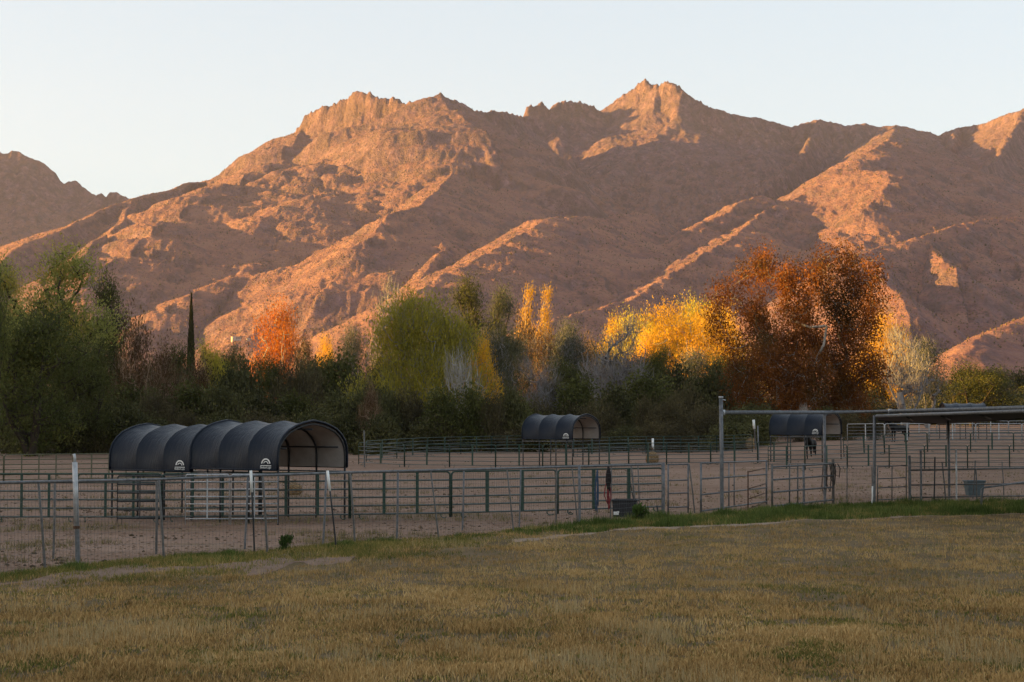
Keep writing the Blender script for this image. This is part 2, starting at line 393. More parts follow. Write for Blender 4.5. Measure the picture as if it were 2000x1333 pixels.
# ================================================================== ground
def sstep(t):
    t = np.clip(t, 0, 1); return t * t * (3 - 2 * t)
def gz(x, y):
    """height of the ground: level, with a low rise at the far right"""
    x = np.asarray(x, float); y = np.asarray(y, float)
    return 1.0 * sstep((y - 114) / 20) * sstep((x - 15) / 14)
def gp(px, py):
    p = gnd(px, py)
    for _ in range(12): p = gnd(px, py, float(gz(p.x, p.y)))
    return p
def on(px, Y, dz=0.0):                  # stand on the ground in column px at depth Y
    x = gx(px, Y); return Vector((x, Y, float(gz(x, Y)) + dz))

def dirt_mat():
    m = new_mat('corral_dirt', rough=.95, spec=.1); N = NT(m); p = N.pos()
    st = N.scale(p, (.35, 1.0, 1.0))
    a = N.noise(st, .16, 5, .6); b = N.noise(p, 1.6, 5, .7); c = N.noise(p, 14, 3, .7)
    col = N.ramp(a, [(.3, (.15, .083, .053)), (.5, (.215, .128, .088)), (.7, (.26, .166, .118))])
    col = N.mix(N.val(b, .35, .7, 0, .55), col, (.32, .22, .158))
    wv = N.noise(N.scale(p, (.12, .55, 1)), 1.0, 6, .68)
    col = N.mix(N.val(wv, .50, .68, 0, .75), col, (.125, .072, .045))
    wd_ = N.noise(N.scale(p, (.10, .42, 1)), .9, 6, .7, .4)
    col = N.mix(N.val(wd_, .56, .70, 0, .65), col, (.135, .115, .052))
    pb = N.voro(p, 4.5)
    col = N.mix(N.val(pb, .08, .22, .55, 0), col, (.34, .26, .21))
    col = N.mix(N.val(c, .58, .72, 0, .6), col, (.095, .062, .045))
    N.col(col); N.bump(N.math('ADD', N.math('MULTIPLY', b, 1.0), N.math('MULTIPLY', c, .35)), .8, .12)
    return m
M_DIRT = dirt_mat()
gxs = np.concatenate([[-4200, -2500, -1200, -600, -300], np.linspace(-150, 150, 121), [300, 600, 1200, 2500]])
gys = np.concatenate([[-240, -100, 0], np.linspace(10, 260, 126), [330, 450, 600, 740]])
GX, GY = np.meshgrid(gxs, gys)
GZ = gz(GX, GY) + (fbm(GX / 9, GY / 9, 3, 77) * .05) * (np.abs(GX) < 149) * (GY > 56) * (GY < 255)
ii = np.arange(GX.size).reshape(GX.shape)
gf = np.stack([ii[:-1, :-1], ii[:-1, 1:], ii[1:, 1:], ii[1:, :-1]], -1).reshape(-1, 4)
tag(link_mesh('ground', mesh_np('ground', np.stack([GX, GY, GZ], -1).reshape(-1, 3), gf, 4, True), M_DIRT), kind='structure')

# --- the hill to the west, out of the picture, that keeps the evening sun off the pens
hx = np.linspace(-1500, -380, 70); hy = np.linspace(-235, 1100, 80)
HX, HY = np.meshgrid(hx, hy)
prof = np.interp(HY + fbm(HY / 160, HX * 0 + 3, 3, 5) * 22, [-600, 110, 160, 225, 300, 505, 860, 1060], [106, 104, 95, 85, 80, 66, 29, 0])
HZ = prof * np.exp(-((HX + 760 + fbm(HY / 300, HX * 0, 2, 8) * 60) / 230) ** 2) + fbm(HX / 90, HY / 90, 4, 15) * 5 - 6
hi = np.arange(HX.size).reshape(HX.shape)
hf = np.stack([hi[:-1, :-1], hi[:-1, 1:], hi[1:, 1:], hi[1:, :-1]], -1).reshape(-1, 4)
tag(link_mesh('hill', mesh_np('hill', np.stack([HX, HY, HZ], -1).reshape(-1, 3), hf, 4, True), bpy.data.materials['mountain_rock_and_grass']), kind='structure')

# --- the field in front of the fence
EDGE = [(-700, 1230), (-160, 1150), (90, 1116), (315, 1091), (495, 1081), (690, 1062), (855, 1053), (1003, 1036), (1130, 1026), (1410, 1005), (1610, 990), (1720, 984), (1900, 983), (2060, 980), (2700, 968)]
EDGE_W = [gnd(a, b) for a, b in EDGE]
EX = np.array([p.x for p in EDGE_W]); EY = np.array([p.y for p in EDGE_W])
def edge_y(x): return np.interp(x, EX, EY)
PATH = [(560, 1118), (800, 1095), (1000, 1062), (1200, 1041), (1480, 1027), (1750, 1016), (2000, 1008), (2500, 990)]
PW = [gnd(a, b) for a, b in PATH]
def path_y(x): return np.interp(x, [p.x for p in PW], [p.y for p in PW])
fxs = np.linspace(-26, 30, 225)
tt = np.linspace(0, 1, 170)
FX = np.repeat(fxs[None], len(tt), 0)
FY = 9 + (edge_y(FX) + fbm(FX / 1.3, FX * 0, 3, 3) * .8 - 9) * tt[:, None]
FZ = .02 + .09 * (fbm(FX / 2.6, FY / 2.6, 4, 31) + .45) * np.clip((1 - tt[:, None]) * 12, 0.08, 1)
FZ = np.maximum(FZ, .012)
fi = np.arange(FX.size).reshape(FX.shape)
ff = np.stack([fi[:-1, :-1], fi[:-1, 1:], fi[1:, 1:], fi[1:, :-1]], -1).reshape(-1, 4)
def field_h(x, y):
    t = (y - 9) / (edge_y(x) - 9)
    return np.maximum(.012, .02 + .09 * (fbm(x / 2.6, y / 2.6, 4, 31) + .45) * np.clip((1 - t) * 12, .08, 1))
def soil_mat():
    m = new_mat('field_soil', rough=.95, spec=.1); N = NT(m); p = N.pos()
    a = N.noise(p, .55, 5, .65); b = N.noise(p, 7, 4, .7); c = N.noise(p, 38, 3, .7)
    col = N.ramp(a, [(.3, (.10, .068, .034)), (.5, (.16, .105, .052)), (.7, (.20, .14, .088))])
    col = N.mix(N.val(b, .4, .7, 0, .7), col, (.085, .07, .028))
    col = N.mix(N.val(c, .55, .7, 0, .7), col, (.25, .19, .13))
    N.col(col); N.bump(N.math('ADD', b, N.math('MULTIPLY', c, .5)), .9, .06)
    return m
tag(link_mesh('field', mesh_np('field', np.stack([FX, FY, FZ], -1).reshape(-1, 3), ff, 4, True), soil_mat()), kind='structure')

# --- bare strips of pale gravel: the edge of a path at the right, worn dirt at the left
def strip(name, pts, w, mat, seed, dz=.02):
    xs = np.linspace(pts[0][0], pts[-1][0], 420); ys = np.interp(xs, [p[0] for p in pts], [p[1] for p in pts])
    ww = w * (.06 + 1.5 * np.clip(gnoise(xs / 1.7, xs * 0 + .5, seed) + gnoise(xs / .5, xs * 0 + .5, seed + 3) * .6 + .12, 0, 1.2))
    off = gnoise(xs / 2.3, xs * 0 + 2.5, seed + 1) * .25 * w
    rows = [np.stack([xs, ys + off + ww * k, field_h(xs, ys + off + ww * k) + dz * (1 - abs(k) * .9)], -1) for k in (-1, -.4, .4, 1)]
    V = np.concatenate(rows); n = len(xs); f = []
    for r in range(3):
        for i in range(n - 1): f.append((r * n + i, r * n + i + 1, (r + 1) * n + i + 1, (r + 1) * n + i))
    tag(link_mesh(name, mesh_np(name, V, np.array(f), 4, True), mat), kind='structure')
def gravel_mat(name, c0, c1):
    m = new_mat(name, rough=.95, spec=.1); N = NT(m); p = N.pos()
    b = N.noise(p, 3, 4, .7); c = N.voro(p, 26)
    N.col(N.mix(N.val(c, .1, .6, 0, .7), N.ramp(b, [(.35, c0), (.65, c1)]), c0)); N.bump(c, .8, .04); return m
strip('path', [(p.x, p.y) for p in PW[2:]], .5, gravel_mat('pale_gravel', (.26, .185, .13), (.40, .31, .23)), 5, .022)
LP = [gnd(a, b) for a, b in [(-200, 1172), (0, 1152), (200, 1128), (400, 1113), (560, 1107), (690, 1100)]]
strip('dirt_track', [(p.x, p.y) for p in LP], 2.1, gravel_mat('worn_dirt', (.20, .13, .092), (.30, .205, .155)), 9, .036)
LPX = np.array([p.x for p in LP]); LPY = np.array([p.y for p in LP])

# --- grass blades (nobody could count them)
rng = np.random.default_rng(7)
def blades(n, xy, h, lean=.35, w=.006, seed=1):
    """n single blades at xy (n,2), heights h (n,)"""
    r = np.random.default_rng(seed)
    a = r.uniform(0, 2 * np.pi, n); wv = w * r.uniform(.6, 1.5, n)
    base = np.stack([xy[:, 0], xy[:, 1], field_h(xy[:, 0], xy[:, 1]) - .004], -1)
    side = np.stack([np.cos(a), np.sin(a) * .6, np.zeros(n)], -1) * wv[:, None]
    b2 = r.uniform(0, 2 * np.pi, n); ln = np.abs(r.normal(0, lean, n)) * h
    tip = base + np.stack([np.cos(b2) * ln, np.sin(b2) * ln, h * r.uniform(.8, 1.1, n)], -1)
    mid = base + (tip - base) * .5 + np.stack([np.zeros(n), np.zeros(n), h * .1], -1)
    V = np.stack([base - side, base + side, mid + side * .8, mid - side * .8, tip], 1).reshape(-1, 3)
    k = np.arange(n)[:, None] * 5; kn = k[xy[:, 1] < 31]; kf = k[xy[:, 1] >= 31]     # far blades are single triangles
    F3 = np.concatenate([kn + np.array([[0, 1, 2]]), kn + np.array([[0, 2, 3]]), kn + np.array([[3, 2, 4]]), kf + np.array([[0, 1, 4]])], 0)
    return V, F3
def tuft_xy(n, per, dens_fn, seed, spread=.05, ymin=19.0, ymax=66.0):
    """positions gathered in tufts; the number of blades on screen stays even with distance"""
    r = np.random.default_rng(seed); out = []
    need = n // per; got = 0
    while got < need:
        m = need * 3
        v = r.uniform(1 / ymax, 1 / ymin, m); y = 1 / v
        u = r.uniform(-.318, .318, m); x = u * y
        ok = (y < edge_y(x) - .05) & (r.uniform(0, 1, m) < dens_fn(x, y))
        q = np.stack([x[ok], y[ok]], -1)[:need - got]; out.append(q); got += len(q)
    c = np.concatenate(out); s = np.repeat(c, per, 0)
    s = s + r.normal(0, 1, s.shape) * spread * np.array([1, 1.3]) * (s[:, 1:2] / 30) ** .5
    s[:, 1] = np.minimum(s[:, 1], edge_y(s[:, 0]) + .3)
    return s
def patch(x, y, sc, seed, oct=3): return fbm(x / sc, y / sc, oct, seed)
def on_track(x, y):
    t = np.interp(x, LPX, LPY, left=-99, right=-99); a = np.exp(-((y - t) / 1.7) ** 2)
    q = path_y(x); b = np.exp(-((y - q) / .5) ** 2) * (x > PW[1].x)
    return np.maximum(a, b)
def green_zone(x, y):                    # how lush: the ditch along the fence and the damp part at the left
    e = edge_y(x); q = path_y(x)
    right = sstep((y - q) / 1.0) * sstep((x - .3) / 3)
    left = sstep((y - (e - 9)) / 5) * sstep((4 - x) / 8) * .75
    mid = sstep((y - (e - 5)) / 4) * .5
    return np.clip(np.maximum(np.maximum(right, left), mid) + patch(x, y, 2.2, 55) * .45, 0, 1)

def grass_mat(name, stops, dark=(.07, .055, .02)):
    m = new_mat(name, rough=.85, spec=.1); N = NT(m); p = N.pos()
    big = N.noise(p, .22, 3, .6); f = N.math('ADD', N.math('MULTIPLY', N.rnd(), .55), N.math('MULTIPLY', N.val(big, .32, .68), .45))
    N.col(N.ramp(f, stops)); return m
dens = lambda x, y: np.clip(.55 + patch(x, y, 1.6, 91) * 1.3, .06, 1) * (1 - .80 * on_track(x, y))
xy = tuft_xy(250000, 5, dens, 3)
hh = (.04 + .065 * np.clip(.5 + patch(xy[:, 0], xy[:, 1], 1.1, 12) * 1.4, 0, 1)) * np.random.default_rng(2).uniform(.5, 1.35, len(xy))
V, F3 = blades(len(xy), xy, hh, .5, .0065, 5)
tag(link_mesh('dry_grass', mesh_np('dry_grass', V, F3, 3), grass_mat('dry_grass', [(0, (.14, .087, .032)), (.25, (.275, .168, .062)), (.5, (.42, .262, .102)), (.75, (.53, .345, .14)), (1, (.65, .46, .22))])), kind='stuff')
# taller pale seed stalks
st = tuft_xy(9000, 6, lambda x, y: np.clip(patch(x, y, 2.4, 23) * 2.2 - .15, 0, 1) * (1 - on_track(x, y)), 8, .06)
V, F3 = blades(len(st), st, np.random.default_rng(3).uniform(.12, .26, len(st)), .22, .0035, 6)
tag(link_mesh('seed_stalks', mesh_np('seed_stalks', V, F3, 3), grass_mat('seed_stalks', [(0, (.30, .21, .095)), (1, (.50, .38, .20))])), kind='stuff')
# olive and green grass
gr = tuft_xy(110000, 6, lambda x, y: np.clip(np.maximum(green_zone(x, y) * 1.5 - .35, patch(x, y, 3.0, 66) * 1.0 - .16), .05, 1) * (1 - .9 * on_track(x, y)), 12, .07)
gh = (.05 + .07 * green_zone(gr[:, 0], gr[:, 1])) * np.random.default_rng(4).uniform(.5, 1.3, len(gr))
V, F3 = blades(len(gr), gr, gh, .5, .008, 7)
tag(link_mesh('olive_grass', mesh_np('olive_grass', V, F3, 3), grass_mat('olive_grass', [(0, (.05, .065, .014)), (.4, (.125, .122, .030)), (.7, (.23, .185, .050)), (1, (.36, .265, .085))])), kind='stuff')
lush = tuft_xy(80000, 8, lambda x, y: np.clip((sstep((y - path_y(x) - .1) / .5) * sstep((x - 1.0) / 3) + np.exp(-((y - edge_y(x) + 1.0) / 1.1) ** 2) * .8 * (patch(x, y, 1.5, 41) > -.02)) , 0, 1) * np.clip(.42 + patch(x, y, 1.3, 44) * 2.8, .03, 1.2), 21, .10, 30)
lh = (.05 + .24 * np.clip(.4 + patch(lush[:, 0], lush[:, 1], 1.0, 71) * 1.9, 0, 1) ** 1.4) * np.random.default_rng(5).uniform(.5, 1.25, len(lush)) * np.where(lush[:, 0] > 1, 1, .6)
V, F3 = blades(len(lush), lush, lh, .4, .011, 9)
tag(link_mesh('green_grass', mesh_np('green_grass', V, F3, 3), grass_mat('green_grass', [(0, (.026, .044, .010)), (.4, (.062, .092, .020)), (.7, (.12, .145, .034)), (1, (.26, .23, .08))])), kind='stuff')

# --- clods, droppings and stones lying on the corral dirt, and thin dry weeds: nobody could count them
def dirt_xy(n, seed, sc, thr, ymax=118):
    r = np.random.default_rng(seed); out = []; got = 0
    while got < n:
        y = 1 / r.uniform(1 / ymax, 1 / 34.0, n * 3); x = r.uniform(-.33, .33, n * 3) * y
        ok = (y > edge_y(x) + .1) & (patch(x / 1.8, y, sc, seed) > thr)
        q = np.stack([x[ok], y[ok]], -1)[:n - got]; out.append(q); got += len(q)
    return np.concatenate(out)
def clods(name, n, seed, s0, s1, mat, thr):
    r = np.random.default_rng(seed); q = dirt_xy(n, seed, 2.6, thr); s = r.uniform(s0, s1, n) * r.uniform(.6, 1.3, n); a = r.uniform(0, 6.28, n)
    z = gz(q[:, 0], q[:, 1]); k = np.arange(4) * np.pi / 2
    ring = np.stack([q[:, :1] + np.cos(a[:, None] + k) * s[:, None] * r.uniform(.7, 1.2, (n, 4)), q[:, 1:] + np.sin(a[:, None] + k) * s[:, None], z[:, None] + s[:, None] * .25 + np.zeros((n, 4))], -1)
    top = np.stack([q[:, 0], q[:, 1], z + s * .75], -1)[:, None]; bot = np.stack([q[:, 0], q[:, 1], z - .05], -1)[:, None]
    V = np.concatenate([ring, top, bot], 1).reshape(-1, 3); i = np.arange(n)[:, None] * 6
    F = np.concatenate([i + np.array([[j, (j + 1) % 4, 4]]) for j in range(4)] + [i + np.array([[(j + 1) % 4, j, 5]]) for j in range(4)], 0)
    tag(link_mesh(name, mesh_np(name, V, F, 3), mat), kind='stuff')
clods('dirt_clods', 9000, 51, .015, .05, grass_mat('clod_dirt', [(0, (.13, .08, .053)), (.6, (.22, .145, .10)), (1, (.36, .26, .20))]), -.15)
clods('droppings', 700, 57, .03, .07, grass_mat('dry_droppings', [(0, (.05, .034, .02)), (1, (.12, .082, .046))]), .12)
wq = dirt_xy(2600, 63, 3.4, .10, 100); wq = np.repeat(wq, 6, 0) + np.random.default_rng(3).normal(0, .07, (15600, 2)); wn = len(wq)
r_ = np.random.default_rng(9); wh = r_.uniform(.04, .16, wn); wa = r_.uniform(0, 6.28, wn)
wb = np.stack([wq[:, 0], wq[:, 1], gz(wq[:, 0], wq[:, 1]) - .01], -1); ws = np.stack([np.cos(wa), np.sin(wa), 0 * wa], -1) * .009
wt = wb + np.stack([r_.normal(0, .05, wn), r_.normal(0, .05, wn), wh + .05], -1)
tag(link_mesh('dry_weeds', mesh_np('dry_weeds', np.stack([wb - ws, wb + ws, wt], 1).reshape(-1, 3), np.arange(wn * 3).reshape(-1, 3), 3), grass_mat('dry_weeds', [(0, (.09, .075, .03)), (.6, (.19, .15, .065)), (1, (.32, .24, .11))])), kind='stuff')
# ================================================================== materials of the pens
def metal_mat(name, c0, c1, rough=.5, metal=.3, scale=9, spec=.4):
    m = new_mat(name, rough=rough, metal=metal, spec=spec); N = NT(m)
    n = N.noise(N.coord('Object'), scale, 5, .65)
    N.col(N.ramp(n, [(.35, c0), (.65, c1)])); return m
M_GALV = metal_mat('galvanised_steel', (.085, .086, .09), (.17, .17, .175), .55, .3)
M_GALV_DULL = metal_mat('weathered_pipe', (.075, .068, .062), (.14, .132, .122), .65, .2)
M_GREEN = metal_mat('dark_green_paint', (.012, .032, .022), (.022, .055, .036), .45, .1)
M_BLACK = metal_mat('black_paint', (.010, .011, .012), (.022, .022, .024), .5, .1)
M_RAILG = metal_mat('grey_green_paint', (.055, .068, .062), (.10, .115, .105), .5, .2)
M_OLIVE = metal_mat('olive_paint', (.075, .07, .04), (.13, .12, .07), .6, .1)
M_SILVER = metal_mat('bright_galvanised', (.34, .34, .345), (.50, .50, .505), .45, .35)
M_RUST = metal_mat('rusty_steel', (.055, .026, .014), (.11, .055, .03), .8, .1)
M_WHITE = metal_mat('white_plastic', (.62, .61, .58), (.78, .77, .74), .5, 0)
M_WIRE = metal_mat('fence_wire', (.06, .06, .06), (.11, .11, .11), .6, .3)
M_WOOD = metal_mat('weathered_wood', (.07, .058, .05), (.13, .11, .095), .9, 0, 4)
ORD = ['first', 'second', 'third', 'fourth', 'fifth', 'sixth', 'seventh', 'eighth', 'ninth', 'tenth', 'eleventh', 'twelfth', 'thirteenth', 'fourteenth', 'fifteenth', 'sixteenth', 'seventeenth', 'eighteenth', 'nineteenth', 'twentieth']
def nth(i):
    if i < 20: return ORD[i]
    t = {2: 'twenty', 3: 'thirty', 4: 'forty', 5: 'fifty', 6: 'sixty', 7: 'seventy'}[(i + 1) // 10]
    u = (i + 1) % 10
    return t + '-' + ORD[u - 1] if u else {2: 'twentieth', 3: 'thirtieth', 4: 'fortieth', 5: 'fiftieth', 6: 'sixtieth'}[(i + 1) // 10]

# ------------------------------------------------------------------ corral panels
def make_panel(L, H, nr, nu, mf, mr, mu, rr=.024, z0=.16, uw=.09, feet=True):
    root = empty('corral_panel')
    m = MB(); q = .11; a = L / 2 - .02
    loop = [(-a, 0, .03), (-a, 0, H - q)] + [(-a + q - q * math.cos(t), 0, H - q + q * math.sin(t)) for t in (.5, 1.05)] + [(-a + q, 0, H), (a - q, 0, H)] + [(a - q + q * math.sin(t), 0, H - q + q * math.cos(t)) for t in (.5, 1.05)] + [(a, 0, H - q), (a, 0, .03)]
    m.tube(loop, rr * 1.1, 6); m.build('frame', mf, root, True)
    r = MB(); r.tube([(-a, 0, 0), (a, 0, 0)], rr, 6); rme = r.mesh('rail', True); rme.materials.append(mr)
    for k in range(nr):
        o = link_mesh('rail', rme, None, root); o.location.z = z0 + (H - z0) * k / nr
    u = MB(); u.box((0, 0, (H + z0) / 2), (uw, .035, H - z0)); ume = u.mesh('upright'); ume.materials.append(mu)
    for k in range(nu):
        o = link_mesh('upright', ume, None, root); o.location.x = -a + 2 * a * (k + 1) / (nu + 1); o.location.y = -.012
    if feet:
        f = MB(); f.tube([(0, 0, z0), (0, 0, .06), (.03, -.05, .012), (.05, -.16, .012), (.06, -.2, .05)], .018, 5); fme = f.mesh('foot', True); fme.materials.append(mf)
        for s in (-1, 1):
            o = link_mesh('foot', fme, None, root); o.location.x = s * (a - .28); o.rotation_euler.z = 0 if s < 0 else .4
    root['len'] = L
    return root
def place_panel(proto, used, p0, p1, label, cat, group, dz=0.0, hs=1.0):
    o = proto if not used else copy_tree(proto)
    d = Vector((p1.x - p0.x, p1.y - p0.y, 0))
    o.location = ((p0.x + p1.x) / 2, (p0.y + p1.y) / 2, float(gz((p0.x + p1.x) / 2, (p0.y + p1.y) / 2)) + dz)
    o.rotation_euler = (0, -math.atan2(float(gz(p1.x, p1.y) - gz(p0.x, p0.y)), d.length), math.atan2(d.y, d.x))
    o.scale = (d.length / proto['len'], 1, hs)
    tag(o, label, cat, group); return o
def panel_row(proto, pts, names, cat, group, used=False, hs=1.0):
    for i in range(len(pts) - 1):
        place_panel(proto, used or i > 0, pts[i], pts[i + 1], names(i), cat, group, 0.0, hs)

# near row, right behind the field fence
green = make_panel(3.1, 1.46, 5, 2, M_GREEN, M_RAILG, M_GREEN, .028)
near_px = [(-175, 1020), (-13, 1020), (150, 1020), (316, 1020), (494, 1018), (683, 1015), (880, 1012), (1088, 1006), (1296, 999)]
npts = [gp(*p) for p in near_px]
near_lab = ['dark green corral panel cut by the left edge, behind the wire fence', 'dark green corral panel behind the tall pale pipe post', 'green corral panel in front of the left half of the big shelter', 'green corral panel behind the silver gate under the big shelter', 'green corral panel below the open end of the big shelter', 'green corral panel with rounded corners right of the big shelter', 'green corral panel below the middle shelter, left of the halters', 'green corral panel behind the black tub and hanging halters']
for i in range(8):
    place_panel(green, i > 0, npts[i], npts[i + 1], near_lab[i], 'corral panel', 'green corral panels behind the field fence')
for p in npts: p
# the pen under the big double shelter
silver = make_panel(2.8, 1.5, 6, 1, M_SILVER, M_SILVER, M_SILVER, .02, .2, .07, False)
place_panel(silver, False, gp(361, 1027), gp(448, 1027), 'silver gate under the middle of the big double shelter', 'gate', 'silver gates under the big shelter')
place_panel(silver, True, gp(450, 1027), gp(543, 1026), 'silver gate under the right half of the big double shelter', 'gate', 'silver gates under the big shelter')
dark = make_panel(2.9, 1.45, 5, 1, M_BLACK, M_BLACK, M_BLACK, .026, .2, .06)
place_panel(dark, False, gp(228, 1026), gp(318, 1026), 'black corral panel under the left half of the big double shelter', 'corral panel', 'black corral panels')
# back row at the left, olive, against the trees
olive = make_panel(3.2, 1.36, 5, 3, M_OLIVE, M_OLIVE, M_OLIVE, .024, .18, .06, False)
op = [(-128, 948), (7, 945), (143, 943), (280, 940), (415, 938)]
panel_row(olive, [gp(*p) for p in op], lambda i: ['olive corral panel at the left edge, in front of the dark trees', 'olive corral panel left of the big shelter, in front of the dark trees', 'olive corral panel partly hidden behind the left end of the big shelter', 'olive corral panel behind the big double shelter'][i], 'corral panel', 'olive corral panels along the trees at the left')
# middle row of green panels
farg = make_panel(3.0, 1.42, 5, 1, M_GREEN, M_RAILG, M_GREEN, .022, .16, .10)
r1 = [(700, 908), (790, 913), (878, 914), (968, 915), (1060, 915), (1150, 914), (1228, 911), (1302, 909), (1388, 908), (1480, 906), (1545, 908)]
used = [False]
def row(proto, pxs, fmt, group, cat='corral panel', hs=1.0):
    pts = [gp(*p) for p in pxs]
    for i in range(len(pts) - 1):
        place_panel(proto, bool(proto.get('used')), pts[i], pts[i + 1], fmt.format(nth(i)), cat, group, 0, hs); proto['used'] = 1
row(farg, r1, 'green panel, {} from left in the long row by the middle shelter', 'green corral panels of the middle pens')
r2 = [(1500, 921), (1572, 920), (1655, 916), (1737, 915), (1806, 917), (1890, 917), (1972, 917), (2060, 917)]
row(farg, r2, 'green panel, {} from left in the row before the rust tree shelter', 'green corral panels of the right-hand pens')
r3 = [(1120, 893), (1190, 889), (1262, 887), (1330, 886), (1400, 885), (1470, 884)]
row(farg, r3, 'dim panel by dark bushes right of middle shelter, {} from the left', 'dim corral panels along the bushes')
r4 = [(715, 903), (775, 896), (835, 891), (900, 888), (960, 886), (1020, 885)]
row(farg, r4, 'dim panel by dark bushes left of middle shelter, {} from the left', 'dim corral panels along the bushes')
r8 = [(1648, 899), (1728, 898), (1812, 897), (1896, 897), (1980, 897), (2064, 897)]
row(farg, r8, 'green panel, {} from left in the farther row under the canopy', 'green corral panels of the right-hand pens')
# pale pens on the rise where the black horse stands
pale = make_panel(3.0, 1.5, 5, 1, M_SILVER, M_GALV, M_SILVER, .022, .2, .06, False)
r5 = [(1655, 866), (1728, 866), (1815, 865), (1906, 865), (1996, 865), (2090, 866)]
row(pale, r5, 'pale pipe panel of the pen around the black horse, {} from the left', 'pale panels of the far horse pens')
r6 = [(1640, 851), (1700, 850), (1760, 850), (1830, 850), (1900, 850), (1970, 850), (2040, 850)]
row(pale, r6, 'pale pipe panel behind the black horse near the bushes, {} from the left', 'pale panels behind the far horse pens')
r7 = [(1815, 866), (1835, 858), (1850, 851)]
# ------------------------------------------------------------------ the wire fence along the field
FB = [(-60, 1134), (90, 1114), (315, 1088), (495, 1076), (690, 1060), (855, 1050), (1003, 1034), (1130, 1022), (1296, 1007)]
FR = [(-60, 945), (0, 943), (150, 940), (300, 937), (500, 929), (690, 923), (1000, 915), (1296, 907)]
fb_y = lambda px: float(np.interp(px, [a for a, _ in FB], [b for _, b in FB]))
fr_y = lambda px: float(np.interp(px, [a for a, _ in FR], [b for _, b in FR]))
fence = empty('wire_fence', gp(500, fb_y(500)))
tag(fence, 'long wire mesh fence with leaning posts and a grey top rail along the field', 'fence')
def rel(p): return Vector(p) - fence.location
def rail_pt(px):
    b = gp(px, fb_y(px)); return at(px, fr_y(px), b.y)
m = MB(); m.tube([rel(rail_pt(px)) for px in range(-60, 1297, 30)], .034, 7); m.build('top_rail', M_GALV, fence, True)
def fpost(px0, y0, px1, y1, r, mat, parent=None, cap=None, name='post', depth=None, n=6):
    """a post from its foot (px1, y1) up to the pixel (px0, y0)"""
    b = gp(px1, y1); t = at(px0, y0, b.y if depth is None else depth)
    m = MB(); o0 = parent.location if parent else Vector((0, 0, 0))
    m.tube([b - o0 - Vector((0, 0, .15)), b - o0, (b + t) / 2 - o0 + Vector((.008, 0, 0)), t - o0], r, n)
    o = m.build(name, mat, parent, True)
    if cap:
        c = MB(); k = t + (b - t) * cap; up = (t - b).normalized()
        c.tube([k - o0, t - o0 + up * .03], r * 1.55, 7); c.build('cap', M_WHITE, o, True)
    return o
for px0, px1, y1, r, mat, cap in [
    (75, 88, 1116, .026, M_GALV_DULL, 0), (107, 104, 1092, .026, M_GALV_DULL, 0), (306, 305, 1083, .03, M_GALV_DULL, 0), (310, 320, 1094, .028, M_GALV_DULL, 0),
    (484, 478, 1073, .026, M_GALV, 0), (513, 522, 1082, .026, M_GALV_DULL, 0), (637, 631, 1066, .028, M_GALV, 0), (684, 693, 1063, .026, M_GALV_DULL, 0),
    (777, 775, 1053, .03, M_GALV, 0), (841, 857, 1056, .022, M_GALV_DULL, 0), (906, 903, 1038, .026, M_GALV, 0), (990, 1003, 1040, .022, M_GALV_DULL, 0),
    (1017, 1014, 1030, .026, M_GALV, 0), (1087, 1086, 1022, .026, M_GALV_DULL, 0), (1117, 1128, 1021, .02, M_GALV_DULL, 0), (1131, 1132, 1024, .042, M_GALV, 0),
    (1194, 1192, 1015, .024, M_GALV_DULL, 0), (1233, 1242, 1011, .028, M_GALV_DULL, 0), (1246, 1249, 1003, .02, M_GALV_DULL, 0), (1295, 1295, 1008, .06, M_GALV, 0)]:
    fpost(px0, fr_y(px0) - (3 if r > .03 else -2), px1, y1, r, mat, fence)
wm = MB(); L = 0
pp = [gp(px, fb_y(px)) for px in np.linspace(-60, 1296, 600)]
acc = 0; last = pp[0]; sel = []
for p, px in zip(pp, np.linspace(-60, 1296, 600)):
    acc += (p - last).length; last = p
    if acc >= .085 or not sel: sel.append((p, rail_pt(px))); acc = 0
for b, t in sel: wm.tube([rel(b) + Vector((0, 0, .04)), rel(t)], .0026, 3, False)
for k in range(12):
    f = (k + .5) / 12 * .98
    wm.tube([rel(b.lerp(t, f)) for b, t in sel[::4]], .0026, 3, False)
wm.build('wire_mesh', M_WIRE, fence)
# posts that stand on their own along the fence
o = fpost(146, 905, 152, 1109, .052, M_GALV, None, None, 'pipe_post'); 
c = MB(); b_ = gp(152, 1109); t_ = at(146, 905, b_.y); c.tube([t_ + (b_ - t_) * .60, t_ + Vector((0, 0, .02))], .057, 8); c.tube([t_, t_ + Vector((0, 0, .12)), t_ + Vector((-.02, 0, .2))], .03, 6); c.build('pale_sleeve', M_WHITE if False else M_SILVER, o, True)
bd = MB(); bd.tube([b_.lerp(t_, .385) + Vector((0, 0, -.03)), b_.lerp(t_, .385) + Vector((0, 0, .03))], .075, 8); bd.build('rusty_band', M_RUST, o)
tag(o, 'tall pale pipe post with a rusty band standing at the left of the wire fence', 'post')
for px0, y0, px1, y1, lab in [(490, 922, 497, 1082, 'dark stake with a white top in front of the big shelter'), (640, 922, 657, 1073, 'leaning dark stake with a white top right of the bush by the fence'), (1226, 918, 1238, 980, 'leaning dark stake with a white top above the black tub')]:
    o = fpost(px0, y0, px1, y1, .022, M_BLACK, None, .25, 'stake'); tag(o, lab, 'stake', 'dark stakes with white tops')
